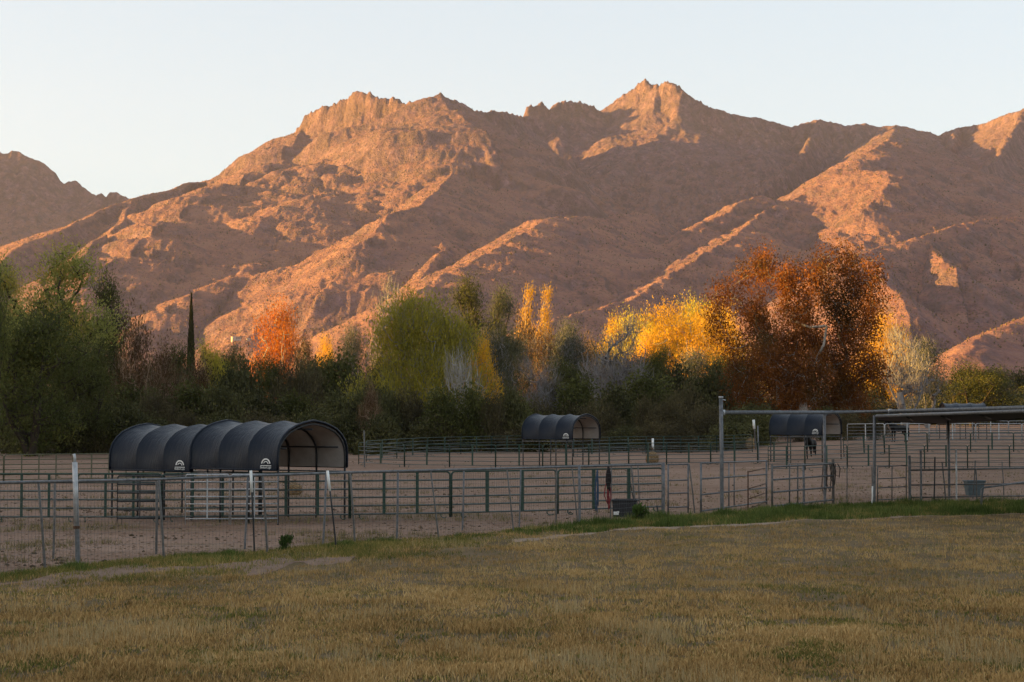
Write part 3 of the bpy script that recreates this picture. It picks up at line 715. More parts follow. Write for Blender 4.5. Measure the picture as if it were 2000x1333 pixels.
# ------------------------------------------------------------------ gates and panels at the right end of the fence
def pipe_gate(name, x0, y0b, y0t, x1, y1b, y1t, fr, mat, label, cat, r=.024, verts=(), vr=.02, mat2=None, group=None):
    """rails between two uprights given by pixels; fr = heights of the rails as fractions"""
    p0 = gp(x0, y0b); p1 = gp(x1, y1b); t0 = at(x0, y0t, p0.y); t1 = at(x1, y1t, p1.y)
    root = empty(name, (p0 + p1) / 2); c = root.location
    for p, t in ((p0, t0), (p1, t1)):
        m = MB(); m.tube([p - c - Vector((0, 0, .1)), t - c], r * 1.25, 6); m.build('upright', mat2 or mat, root, True)
    for f in fr:
        m = MB(); m.tube([p0.lerp(t0, f) - c, p1.lerp(t1, f) - c], r, 6); m.build('rail', mat, root, True)
    for v in verts:
        q = p0.lerp(p1, v); w = t0.lerp(t1, v)
        m = MB(); m.tube([q.lerp(w, .06) - c, w - c], vr, 5); m.build('bar', mat2 or mat, root, True)
    return tag(root, label, cat, group)
pipe_gate('walk_gate', 1305, 1003, 906, 1344, 1002, 905, (.12, .40, .66, .98), M_GALV, 'narrow silver walk-through gate right of the black tub', 'gate')
o = fpost(1346, 907, 1357, 1002, .024, M_GALV_DULL); o.name = 'leaning_post'; tag(o, 'leaning grey post right of the narrow walk-through gate', 'post')
pipe_gate('pipe_fence', 1369, 1006, 903, 1497, 986, 899, (.07, .38, .68, .98), M_GALV, 'grey pipe panel behind the tall frame post', 'fence', .03, (.4, .48), .024)
pipe_gate('rusty_gate', 1461, 999, 920, 1497, 984, 912, (.05, .30, .55, .97), M_RUST, 'small rusty gate standing ajar right of the tall frame post', 'gate', .02)
pipe_gate('pipe_fence', 1508, 998, 908, 1628, 985, 902, (.10, .40, .67, .95), M_GALV, 'sloping grey pipe panel between the rusty gate and the coiled hose', 'fence', .034, (.27, .40), .03, M_GALV_DULL)
o = fpost(1569, 905, 1570, 990, .045, M_GALV); o.name = 'gate_post'; tag(o, 'stout silver post in the middle of the sloping pipe panel', 'post')
# wire fence right of the gates, as far as the canopy
wf = empty('wire_fence', gp(1670, 985)); c = wf.location
a0 = gp(1632, 984); a1 = gp(1706, 986); q0 = at(1632, 908, a0.y); q1 = at(1706, 912, a1.y)
m = MB()
for k in range(28):
    f = k / 27; m.tube([a0.lerp(a1, f) - c, q0.lerp(q1, f) - c], .0026, 3, False)
for k in range(12):
    m.tube([a0.lerp(q0, k / 11) - c, a1.lerp(q1, k / 11) - c], .0028, 3, False)
m.build('wire_mesh', M_WIRE, wf)
for px, yt in ((1654, 907), (1703, 912)): fpost(px, yt, px, 986, .022, M_GALV_DULL, wf)
tag(wf, 'short stretch of wire fence left of the canopy post', 'fence')
pipe_gate('pipe_gate', 1714, 984, 911, 1770, 982, 908, (.10, .42, .66, .98), M_GALV, 'light pipe gate under the left end of the canopy', 'gate', .02, (.5,), .022, M_GALV_DULL)
pf = empty('pipe_fence', gp(1880, 980)); c = pf.location
e0 = gp(1776, 982); e1 = gp(2080, 978)
for y0, y1, r in ((919, 913, .035), (948, 944, .028), (972, 968, .028), (905, 896, .010)):
    m = MB(); m.tube([at(1776, y0, e0.y) - c, at(1930, (y0 + y1) / 2, (e0.y + e1.y) / 2) - c, at(2080, y1, e1.y) - c], r, 6); m.build('rail', M_GALV_DULL, pf, True)
for px0, y0, px1, y1, r, mat in [(1776, 890, 1777, 982, .06, M_GALV), (1798, 880, 1799, 982, .045, M_GALV), (1826, 893, 1824, 986, .03, M_BLACK), (1840, 903, 1847, 977, .03, M_GALV_DULL), (1867, 878, 1868, 981, .036, M_SILVER), (1905, 900, 1900, 976, .026, M_GALV_DULL), (1957, 902, 1961, 974, .024, M_GALV_DULL), (1906, 915, 1908, 982, .03, M_GALV_DULL), (2040, 890, 2041, 978, .04, M_GALV)]:
    fpost(px0, y0, px1, y1, r, mat, pf)
m = MB()
for k in range(110):
    f = k / 109; b = e0.lerp(e1, f); m.tube([b - c, b + Vector((0, 0, 1.42)) - c], .0026, 3, False)
for k in range(12):
    h = Vector((0, 0, .05 + .124 * k)); m.tube([e0 + h - c, e1 + h - c], .0026, 3, False)
m.build('wire_mesh', M_WIRE, pf)
tag(pf, 'pipe and wire fence under the canopy at the right edge', 'fence')
hr = empty('hitching_rail', gp(1918, 998)); c = hr.location
h0 = gp(1917, 998); h1 = gp(2090, 990); t0 = at(1917, 953, h0.y); t1 = at(2090, 930, h1.y)
m = MB(); m.tube([h0 - c - Vector((0, 0, .1)), t0 - c - Vector((0, 0, .05)), t0 - c + Vector((.06, 0, 0)), t1 - c], .034, 7); m.build('rail', M_GALV, hr, True)
m = MB(); m.tube([h1 - c, t1 - c], .034, 6); m.build('upright', M_GALV, hr, True)
tag(hr, 'low bent pipe rail standing in the green grass at the right edge', 'rail')
o = fpost(1704, 950, 1703, 988, .03, M_WHITE); o.name = 'marker_stake'; tag(o, 'short white stake at the foot of the canopy post', 'stake')
# ------------------------------------------------------------------ the tall pipe frame and the shade canopy
fr = empty('pipe_gateway', gp(1410, 1004)); c = fr.location
fpost(1408, 778, 1410, 1004, .066, M_GALV, fr, None, 'tall_post', None, 8)
b0 = gp(1410, 1004); b1 = gp(1610, 986); b2 = gp(1852, 976)
fpost(1610, 808, 1611, 986, .05, M_GALV, fr, None, 'post', None, 8)
m = MB(); cp = at(1408, 778, b0.y); m.tube([cp - c, cp - c + Vector((0, 0, .06))], .08, 8); m.tube([cp - c + Vector((0, 0, -.04)), cp - c + Vector((.16, 0, -.07))], .018, 5); m.build('post_cap', M_SILVER, fr, True)
m = MB(); bm_ = [at(1408, 806, b0.y), at(1610, 806, b1.y), at(1738, 804, 61.0), at(2080, 795, 46.0)]
m.tube([p - c for p in bm_], .068, 8); m.build('beam', M_GALV, fr, True)
for px in (1414, 1738):
    m = MB(); q = bm_[0].lerp(bm_[1], .02) if px == 1414 else bm_[2]
    m.tube([q - c + Vector((-.06, 0, 0)), q - c + Vector((.06, 0, 0))], .095, 8); m.build('clamp', M_SILVER, fr, True)
tag(fr, 'tall galvanised pipe frame with one high post and a long crossbeam', 'gateway')
cv = empty('shade_canopy', gp(1708, 986)); c = cv.location
fpost(1708, 812, 1707, 987, .058, M_GALV, cv, None, 'post', None, 8)
fpost(1852, 806, 1854, 978, .05, M_GALV, cv, None, 'post', None, 8)
f0 = at(1712, 813, gp(1707, 987).y - .1); f1 = at(2100, 800, 44.5); k0 = at(1716, 821, 66); k1 = at(1830, 827, 71); k2 = at(2120, 810, 52)
m = MB(); m.tube([f0 - c, f1 - c], .055, 8); m.build('front_rail', M_GALV, cv, True)
m = MB(); m.tube([k0 - c, k1 - c, k2 - c], .05, 6); m.build('back_rail', M_BLACK, cv, True)
top = [f0, f1, k2, k1, k0]; up = Vector((0, 0, .035))
m = MB(); m.add([p - c + up for p in top] + [p - c - up * .2 for p in top], [(0, 1, 2, 3, 4), (9, 8, 7, 6, 5)] + [(i, (i + 1) % 5, (i + 1) % 5 + 5, i + 5) for i in range(5)])
m.build('roof_sheet', metal_mat('dark_shade_cloth', (.010, .011, .013), (.02, .021, .024), .8, 0), cv)
for t in (.2, .4, .6, .8):
    m = MB(); m.tube([f0.lerp(f1, t) - c - Vector((0, 0, .06)), k0.lerp(k2, t) - c - Vector((0, 0, .06))], .03, 6); m.build('rafter', M_BLACK, cv, True)
tag(cv, 'flat shade canopy on pipe posts running out of the right edge', 'canopy')
# ================================================================== arched horse shelters
def cover_mat():
    m = new_mat('dark_tarpaulin', rough=.5, spec=.2); N = NT(m); p = N.coord('Object')
    n = N.noise(p, 2.2, 5, .65); f = N.noise(N.scale(p, (5, 1, .6)), 3, 4, .6)
    N.col(N.mix(N.val(f, .35, .7, 0, .5), N.ramp(n, [(.3, (.0030, .0065, .0140)), (.7, (.0055, .0100, .0205))]), (.011, .014, .020)))
    r = N.val(n, .3, .7, .34, .52); N.l(r, N.b.inputs['Roughness']); N.bump(N.math('ADD', f, N.math('MULTIPLY', n, .8)), .55, .04); return m
def lining_mat():
    m = new_mat('pale_tarpaulin_lining', rough=.8, spec=.15); N = NT(m); p = N.coord('Object')
    n = N.noise(p, 1.4, 5, .65); f = N.noise(N.scale(p, (4, 1, 1)), 2.4, 4, .6)
    N.col(N.ramp(n, [(.3, (.25, .22, .195)), (.7, (.37, .335, .305))])); N.bump(f, .35, .04); return m
M_COVER = cover_mat(); M_LINING = lining_mat()
PROF = [(-1, 0), (-1.005, .15), (-1.0, .32), (-.985, .44), (-.93, .575), (-.83, .70), (-.68, .815), (-.5, .895), (-.3, .955), (-.1, .99), (0, 1)]
PROF = PROF + [(-a, b) for a, b in PROF[:-1][::-1]]
SL, SWD, SZ0, SH = 3.38, 3.5, 1.62, 1.46
def sheet(off, x0, x1, nb=3, sub=8, sag=.08):
    V = []; F = []; n = len(PROF); xs = np.linspace(x0, x1, nb * sub + 1)
    for i, x in enumerate(xs):
        t = (i % sub) / sub; s = sag * math.sin(math.pi * t) ** .7 if i % sub else 0
        for j, (u, v) in enumerate(PROF):
            k = 1 - s * min(1, max(0, (v - .1) / .35)) * .9
            V.append((x, u * (SWD / 2) * (1 - off / (SWD / 2)) * k, SZ0 + (v * SH - off * v) * (1 - (1 - k) * .8)))
        if i % sub == 0 and 0 < i < len(xs) - 1: V += V[-n:]      # the cloth creases over each rib
    rows = len(V) // n
    for i in range(rows - 1):
        if (i + 1) % (sub + 1) == 0: continue
        for j in range(n - 1):
            F.append((i * n + j, (i + 1) * n + j, (i + 1) * n + j + 1, i * n + j + 1))
    return V, F
def make_shelter(name):
    root = empty(name)
    m = MB(); m.add(*sheet(0, -SL / 2, SL / 2)); cv = m.build('cover', M_COVER, root, True)
    h = MB()                                    # hem: the cover turned round the end ribs
    for x in (-SL / 2, SL / 2): h.tube([(x, u * (SWD / 2), SZ0 + v * SH) for u, v in PROF], .035, 6)
    for s in (-1, 1): h.tube([(-SL / 2, s * SWD / 2, SZ0), (SL / 2, s * SWD / 2, SZ0)], .03, 6)
    h.build('hem', M_COVER, cv, True)
    m = MB(); m.add(*sheet(.05, -SL / 2 + .02, SL / 2 - .02)); m.build('lining', M_LINING, root, True)
    rm = MB(); rm.tube([(0, u * (SWD / 2 - .085), SZ0 - .02 + v * (SH - .085)) for u, v in PROF], .032, 6); rme = rm.mesh('rib', True); rme.materials.append(M_BLACK)
    lm = MB(); lm.tube([(0, 0, -.1), (0, 0, SZ0 + .02)], .034, 6); lme = lm.mesh('leg', True); lme.materials.append(M_BLACK)
    for k in range(4):
        x = -SL / 2 + .03 + (SL - .06) * k / 3
        link_mesh('rib', rme, None, root).location.x = x
        if k in (0, 2, 3) or True:
            for s in (-1, 1):
                o = link_mesh('leg', lme, None, root); o.location = (x, s * (SWD / 2 - .08), 0)
    pm = MB(); pm.tube([(-SL / 2 + .03, 0, 0), (SL / 2 - .03, 0, 0)], .028, 6); pme = pm.mesh('purlin', True); pme.materials.append(M_BLACK)
    for u, v in ((0, .955), (-.9, .50), (.9, .50)):
        o = link_mesh('purlin', pme, None, root); o.location = (0, u * (SWD / 2 - .30), SZ0 + v * SH - (.20 if u == 0 else .10))
    gm = MB(); gm.tube([(-SL / 2, 0, 0), (SL / 2, 0, 0)], .024, 6); gme = gm.mesh('girt', True); gme.materials.append(M_GALV)
    for s in (-1, 1):
        o = link_mesh('girt', gme, None, root); o.location = (0, s * (SWD / 2 - .05), SZ0 - .14)
    # white emblem: an arch over a small arch, with the maker's name below
    e = MB(); cx = SL / 2 - .42; cz = SZ0 + .17; y = -SWD / 2 - .022
    def arc(r0, r1, a0, a1, n=14, dz=0.0, sx=1.0):
        V = []; F = []
        for i in range(n + 1):
            a = math.pi * (a0 + (a1 - a0) * i / n)
            for r in (r0, r1):
                V.append((cx - math.cos(a) * r * sx, y, cz + dz + math.sin(a) * r)); V.append((cx - math.cos(a) * r * sx, y + .008, cz + dz + math.sin(a) * r))
        for i in range(n):
            b = i * 4; F += [(b, b + 4, b + 6, b + 2), (b + 2, b + 6, b + 7, b + 3), (b + 1, b, b + 4, b + 5)]
        e.add(V, F)
    arc(.135, .175, .04, .96); arc(.075, .10, .12, .95, dz=-.005); e.box((cx, y + .004, cz - .045), (.40, .008, .02))
    em = e.build('emblem', M_WHITE, root)
    tc = bpy.data.curves.new('emblem_text', 'FONT'); tc.body = 'ShelterLogic'; tc.size = .085; tc.align_x = 'CENTER'; tc.extrude = .003
    to = bpy.data.objects.new('t', tc); COL.objects.link(to)
    dg = bpy.context.evaluated_depsgraph_get(); tme = bpy.data.meshes.new_from_object(to.evaluated_get(dg)); bpy.data.objects.remove(to)
    tme.materials.clear(); tme.materials.append(M_WHITE); tme.name = 'lettering'
    lo = link_mesh('lettering', tme, None, em); lo.rotation_euler = (math.pi / 2, 0, 0); lo.location = (cx, y - .002, cz - .125)
    return root
PHI = R(30.5); AX = Vector((math.cos(PHI), -math.sin(PHI), 0)); WX = Vector((math.sin(PHI), math.cos(PHI), 0))
def put_shelter(o, corner, back, sc, dz, label):
    c = corner - AX * (SL / 2 * sc + back) + WX * (SWD / 2 * sc)
    o.location = (c.x, c.y, float(gz(c.x, c.y)) + dz); o.rotation_euler = (0, 0, -PHI); o.scale = (sc, sc, sc)
    return tag(o, label, 'horse shelter', 'dark arched horse shelters')
C1 = gp(541, 1026)
s0 = make_shelter('horse_shelter')
put_shelter(s0, C1, 0, 1, 0, 'right half of the big dark arched shelter pair, with its pale inside open to view')
put_shelter(copy_tree(s0), C1, SL - .02, .985, -.07, 'left half of the big dark arched shelter pair, butted behind the open one')
put_shelter(copy_tree(s0), gp(1118, 913), 0, 1.06, 0, 'dark arched shelter alone in the middle, in front of dark bushes')
put_shelter(copy_tree(s0), gp(1606, 903), 0, 1.12, 0, 'dark arched shelter below the big rust coloured tree')
p4c = Vector((gx(1908, 152), 152, 0)); o = put_shelter(copy_tree(s0), p4c, 0, 1.06, 0, 'far dark arched shelter whose top shows over the canopy at the right')
o.rotation_euler.z = -R(4)

# ------------------------------------------------------------------ small things in the pens
def straw_mat():
    m = new_mat('straw', rough=.95, spec=.05); N = NT(m); p = N.coord('Object')
    n = N.noise(N.scale(p, (1, 1, 2.4)), 9, 5, .75); N.col(N.ramp(n, [(.32, (.07, .042, .02)), (.5, (.26, .165, .085)), (.68, (.42, .29, .16))])); N.bump(n, 1, .05); return m
M_STRAW = straw_mat()
def lumpy(w, d, h, seed, top=.85, nu=22, nv=14, amp=.07):
    """a bulging stuffed shape"""
    V = []; F = []; r = random.Random(seed)
    for j in range(nv + 1):
        t = j / nv; k = (math.sin(math.pi * min(1, t * 1.15 + .10)) ** .35) if t < .98 else .3
        k *= 1 - (1 - top) * t
        for i in range(nu):
            a = 2 * math.pi * i / nu; cs, sn = math.cos(a), math.sin(a)
            q = (abs(cs) ** 3.2 + abs(sn) ** 3.2) ** (-1 / 3.2)
            n = 1 + r.uniform(-amp, amp)
            V.append((cs * q * w / 2 * k * n, sn * q * d / 2 * k * n, t * h + r.uniform(-amp, amp) * h * .2))
    for j in range(nv):
        for i in range(nu): F.append((j * nu + i, j * nu + (i + 1) % nu, (j + 1) * nu + (i + 1) % nu, (j + 1) * nu + i))
    F.append(tuple(range(nu))[::-1]); F.append(tuple(nv * nu + i for i in range(nu)))
    return V, F
def hay_bag(px, yb, w, h, seed, lab, stake=None):
    p = gp(px, yb); root = empty('hay_bag', p)
    m = MB(); m.add(*lumpy(w, w * .8, h, seed)); m.build('hay', M_STRAW, root)
    n = MB()
    for k in range(5):
        z = h * (.12 + .19 * k); n.tube([(math.cos(a) * w * .53, math.sin(a) * w * .43, z + .04 * math.sin(3 * a)) for a in np.linspace(0, 2 * math.pi, 15)], .008, 3, False)
    n.build('net', M_WOOD, root)
    tag(root, lab, 'hay bag', 'stuffed hay bags in the pens')
    return p
P = hay_bag(1274, 907, .88, 1.05, 4, 'full straw coloured hay bag below a white stake top, right of the middle shelter')
hay_bag(1466, 877, .95, 1.25, 9, 'full hay bag beside the shelter under the rust coloured tree')
hay_bag(576, 967, .62, .62, 12, 'dark hay net hanging low behind the panel under the big shelter')
o = fpost(1275, 858, 1276, 905, .05, M_WOOD, None, .42, 'stake', gp(1276, 905).y + .5); tag(o, 'post with a white top sticking out above the hay bag', 'stake')
o = fpost(1472, 821, 1476, 878, .07, M_WOOD, None, .30, 'stake'); tag(o, 'tilted white topped post left of the shelter under the rust coloured tree', 'stake')
o = fpost(1480, 832, 1482, 904, .05, M_GALV, None, None, 'post'); tag(o, 'thin grey post at the left end of the shelter under the rust tree', 'post')
o = fpost(711, 841, 712, 913, .045, M_GALV_DULL, None, None, 'post'); tag(o, 'thin pale post against dark trees right of the big shelter', 'post')
# black tub, halters, hose, bin
def tub(name, c, w, d, h, rz, mat, taper=.86):
    root = empty(name, c, rz); m = MB(); t = taper; wl = .03
    def ring(wx, dy, z): return [(-wx / 2, -dy / 2, z), (wx / 2, -dy / 2, z), (wx / 2, dy / 2, z), (-wx / 2, dy / 2, z)]
    V = ring(w * t, d * t, 0) + ring(w, d, h) + ring(w - 2 * wl, d - 2 * wl, h) + ring(w * t - 2 * wl, d * t - 2 * wl, .04)
    F = [(3, 2, 1, 0), (12, 13, 14, 15)]
    for a in (0, 4, 8): F += [(a + i, a + (i + 1) % 4, a + 4 + (i + 1) % 4, a + 4 + i) for i in range(4)]
    m.add(V, F); m.build('body', mat, root)
    r = MB(); q = ring(w + .03, d + .03, h - .02); r.tube([Vector(p) for p in q + q[:1]], .028, 6); r.build('rim', mat, root)
    return root
pt = gp(1222, 1011)
tb = tub('stock_tub', pt + Vector((0, .3, 0)), .78, .6, .56, R(-8), metal_mat('black_rubber', (.012, .012, .014), (.025, .025, .028), .6, 0), .92)
tag(tb, 'black rubber tub with a white sticker standing at the fence', 'tub')
lb = MB(); lb.box((-.26, -.315, .13), (.16, .012, .10)); lb.box((-.20, -.318, .17), (.07, .012, .05)); lb.build('sticker', M_WHITE, tb)
pb = gp(1903, 968)
bn = tub('feed_bin', pb, .72, .5, .60, R(6), metal_mat('blue_grey_plastic', (.06, .085, .095), (.09, .12, .13), .6, 0), .8); tag(bn, 'blue grey plastic bin behind the pipe fence under the canopy', 'bin')
def hang(name, px, y0, y1, Y, strands, mat, lab, cat, seed, r=.014):
    top = at(px, y0, Y); bot = at(px, y1, Y); rr = random.Random(seed); H = top.z - bot.z; root = empty(name, top)
    for k in range(strands):
        w = rr.uniform(-.07, .07); e = H * rr.uniform(.7, 1.0); m = MB()
        m.tube([(w * .2, 0, 0), (w + rr.uniform(-.03, .03), -.02, -e * .3), (w * 1.6, -.03, -e * .65), (w * .8 + rr.uniform(-.05, .05), -.02, -e), (w * .3, -.01, -e * .72), (w * .1, 0, -.05)], r, 5)
        m.build('strap', mat, root, True)
    return tag(root, lab, cat)
fy = gp(1190, 1016).y - .06
hang('halter', 1188, 912, 962, fy, 5, metal_mat('dark_webbing', (.012, .010, .010), (.03, .02, .018), .9, 0), 'dark bunched halter hanging from the fence rail', 'halter', 3, .028)
hang('halter', 1187, 938, 998, fy + .02, 5, metal_mat('red_webbing', (.16, .016, .02), (.25, .03, .03), .8, 0), 'red halter and lead rope hanging from the fence rail', 'halter', 5, .017)
hang('halter', 1167, 918, 1003, fy + .03, 4, metal_mat('blue_webbing', (.02, .045, .09), (.04, .075, .13), .8, 0), 'blue halter hanging from the fence rail left of the red one', 'halter', 8, .013)
hp = gp(1630, 985); hY = hp.y - .12
hs = MB()
for k in range(4):
    x0, x1 = 1600 + 9 * k, 1612 + 8 * k; top = at(x1, 906, hY); b = at(x0 + 12, 975 - 14 * k, hY)
    hs.tube([top, top.lerp(b, .35) + Vector((.07, 0, 0)), b, b.lerp(top, .4) + Vector((-.13, 0, -.08)), top + Vector((-.08, 0, -.02))], .02, 5)
tag(hs.build('hose', metal_mat('dark_rubber_hose', (.03, .022, .018), (.06, .04, .03), .8, 0), None, True), 'dark hose looped over the end of the sloping pipe panel', 'hose')
gp_ = fpost(1627, 897, 1627, 985, .055, M_WOOD); gp_.name = 'gate_post'; tag(gp_, 'wooden gate post with the hose hung beside it', 'post')
ck = MB(); ck.tube([at(1283, 988, 55.0), at(1285, 1000, 55.0), at(1292, 1006, 55.0), at(1300, 1004, 55.0)], .03, 6)
tag(ck.build('panel_hook', M_BLACK, None, True), 'curved black skid foot at the bottom of the gate post right of the tub', 'hook')

# ------------------------------------------------------------------ horses
def skin_mesh(name, pts, edges, rad, sub=2):
    me = bpy.data.meshes.new(name); me.from_pydata(pts, edges, []); o = bpy.data.objects.new('tmp', me); COL.objects.link(o)
    sk = o.modifiers.new('s', 'SKIN'); sk.use_smooth_shade = True
    for i, r in enumerate(rad):
        v = me.skin_vertices[0].data[i]; v.radius = r if isinstance(r, tuple) else (r, r); v.use_root = (i == 0)
    sb = o.modifiers.new('b', 'SUBSURF'); sb.levels = sub; sb.render_levels = sub
    dg = bpy.context.evaluated_depsgraph_get(); out = bpy.data.meshes.new_from_object(o.evaluated_get(dg)); out.name = name
    bpy.data.objects.remove(o); out.materials.clear(); return out
def horse_mesh():
    P = []; E = []; Rr = []
    def add(p, r, par=None):
        P.append(p); Rr.append(r)
        if par is not None: E.append((par, len(P) - 1))
        return len(P) - 1
    ch = add((.42, 0, 1.12), (.24, .30)); ml = add((.02, 0, 1.10), (.27, .30), ch); rp = add((-.40, 0, 1.18), (.25, .27), ml); tl = add((-.72, 0, 1.16), (.13, .15), rp)
    sh = add((.70, 0, 1.20), (.19, .26), ch); n1 = add((.92, 0, 1.46), (.12, .19), sh); n2 = add((1.10, 0, 1.70), (.095, .14), n1)
    hd = add((1.22, 0, 1.76), (.10, .12), n2); h2 = add((1.42, 0, 1.58), (.075, .095), hd); nz = add((1.58, 0, 1.40), (.06, .07), h2); add((1.64, 0, 1.33), (.045, .05), nz)
    for s in (-1, 1):
        e = add((1.17, s * .06, 1.88), (.028, .035), hd); add((1.18, s * .075, 1.98), (.010, .012), e)
        a = add((.60, s * .15, .98), (.10, .13), sh); k = add((.62, s * .15, .62), (.055, .07), a); kn = add((.62, s * .15, .50), (.05, .052), k); c = add((.60, s * .15, .18), (.033, .036), kn); f = add((.64, s * .15, .09), (.045, .048), c); add((.67, s * .15, .02), (.06, .065), f)
        t = add((-.55, s * .16, 1.0), (.12, .18), rp); st = add((-.44, s * .16, .80), (.085, .13), t); hk = add((-.72, s * .16, .53), (.05, .062), st); c = add((-.70, s * .16, .18), (.035, .038), hk); f = add((-.66, s * .16, .09), (.046, .048), c); add((-.62, s * .16, .02), (.06, .065), f)
    return skin_mesh('body', P, E, Rr)
M_HORSE = metal_mat('black_horse_coat', (.007, .006, .005), (.014, .011, .009), .7, 0, 6, .15)
M_MANE = metal_mat('black_horse_hair', (.006, .005, .005), (.012, .010, .010), .7, 0, 6)
hb = horse_mesh(); hb.materials.append(M_HORSE)
mn = MB(); rr = random.Random(4)
for k in range(26):
    t = k / 25; x = .62 + .58 * t; z = 1.46 + .43 * t - .04 * math.sin(t * 3); y = rr.uniform(.02, .10)
    mn.tube([(x, 0, z + .02), (x - .06, y * .9, z - .08), (x - .05, y + .05, z - .27)], [.022, .02, .006], 4)
tm = MB()
for k in range(22):
    a = rr.uniform(-.05, .05); tm.tube([(-.80, a * .5, 1.22), (-.92, a, 1.10), (-.95 + rr.uniform(-.03, .03), a * 1.4, .75), (-.92 + rr.uniform(-.05, .05), a * 1.3, .38 + rr.uniform(0, .15))], [.03, .028, .022, .006], 4)
mne = mn.mesh('mane', True); mne.materials.append(M_MANE); tme = tm.mesh('tail', True); tme.materials.append(M_MANE)
def make_horse(p, rz, sc, label):
    root = empty('horse', p, rz); root.scale = (sc,) * 3
    b = link_mesh('body', hb, None, root); link_mesh('mane', mne, None, b); link_mesh('tail', tme, None, b)
    return tag(root, label, 'horse', 'black horses in the pens')
make_horse(gp(1757, 864), R(180 + 28), 1.0, 'black horse standing in the pale pen under the canopy edge')
make_horse(gp(1584, 897), R(-112), 1.05, 'black horse standing under the shelter below the rust coloured tree')
# ================================================================== trees and bushes
def leaf_mat(name, stops, trans=.35, patchy=None):
    """leaf colours: by leaf and by clump; light comes through thin leaves"""
    m = new_mat(name, rough=.75, spec=.15); N = NT(m)
    p = N.coord('Object')
    big = N.noise(p, .38, 4, .65)
    f = N.math('ADD', N.math('MULTIPLY', N.rnd(), .30), N.math('MULTIPLY', N.val(big, .25, .64), .70))
    c = N.ramp(f, stops)
    if patchy:
        q, lo, hi, sc = patchy; c = N.mix(N.val(N.noise(p, sc, 3, .55), lo, hi), c, q)
    o = N.orand(); hs = N.n('ShaderNodeHueSaturation'); hs.inputs['Value'].default_value = 1
    N.l(N.val(o, 0, 1, .75, 1.2), hs.inputs['Value']); N.l(c, hs.inputs['Color']); c = hs.outputs[0]
    N.col(c)
    t = N.n('ShaderNodeBsdfTranslucent'); N.l(c, t.inputs['Color'])
    mx = N.n('ShaderNodeMixShader'); mx.inputs[0].default_value = trans
    N.l(N.b.outputs[0], mx.inputs[1]); N.l(t.outputs[0], mx.inputs[2]); N.l(mx.outputs[0], N.t.nodes['Material Output'].inputs['Surface'])
    return m
def bark_mat(name, c0, c1):
    m = new_mat(name, rough=.9, spec=.1); N = NT(m); p = N.coord('Object')
    N.col(N.ramp(N.noise(N.scale(p, (1, 1, .3)), 2.5, 5, .7), [(.35, c0), (.65, c1)])); return m
B_DARK = bark_mat('dark_bark', (.035, .026, .02), (.075, .058, .045))
B_PALE = bark_mat('pale_bark', (.22, .19, .16), (.46, .42, .37))
B_WHITE = bark_mat('white_bark', (.20, .17, .14), (.44, .40, .35))
B_GREY = bark_mat('grey_twigs', (.16, .14, .135), (.30, .275, .265))
B_TAN = bark_mat('tan_twigs', (.22, .14, .09), (.36, .24, .16))

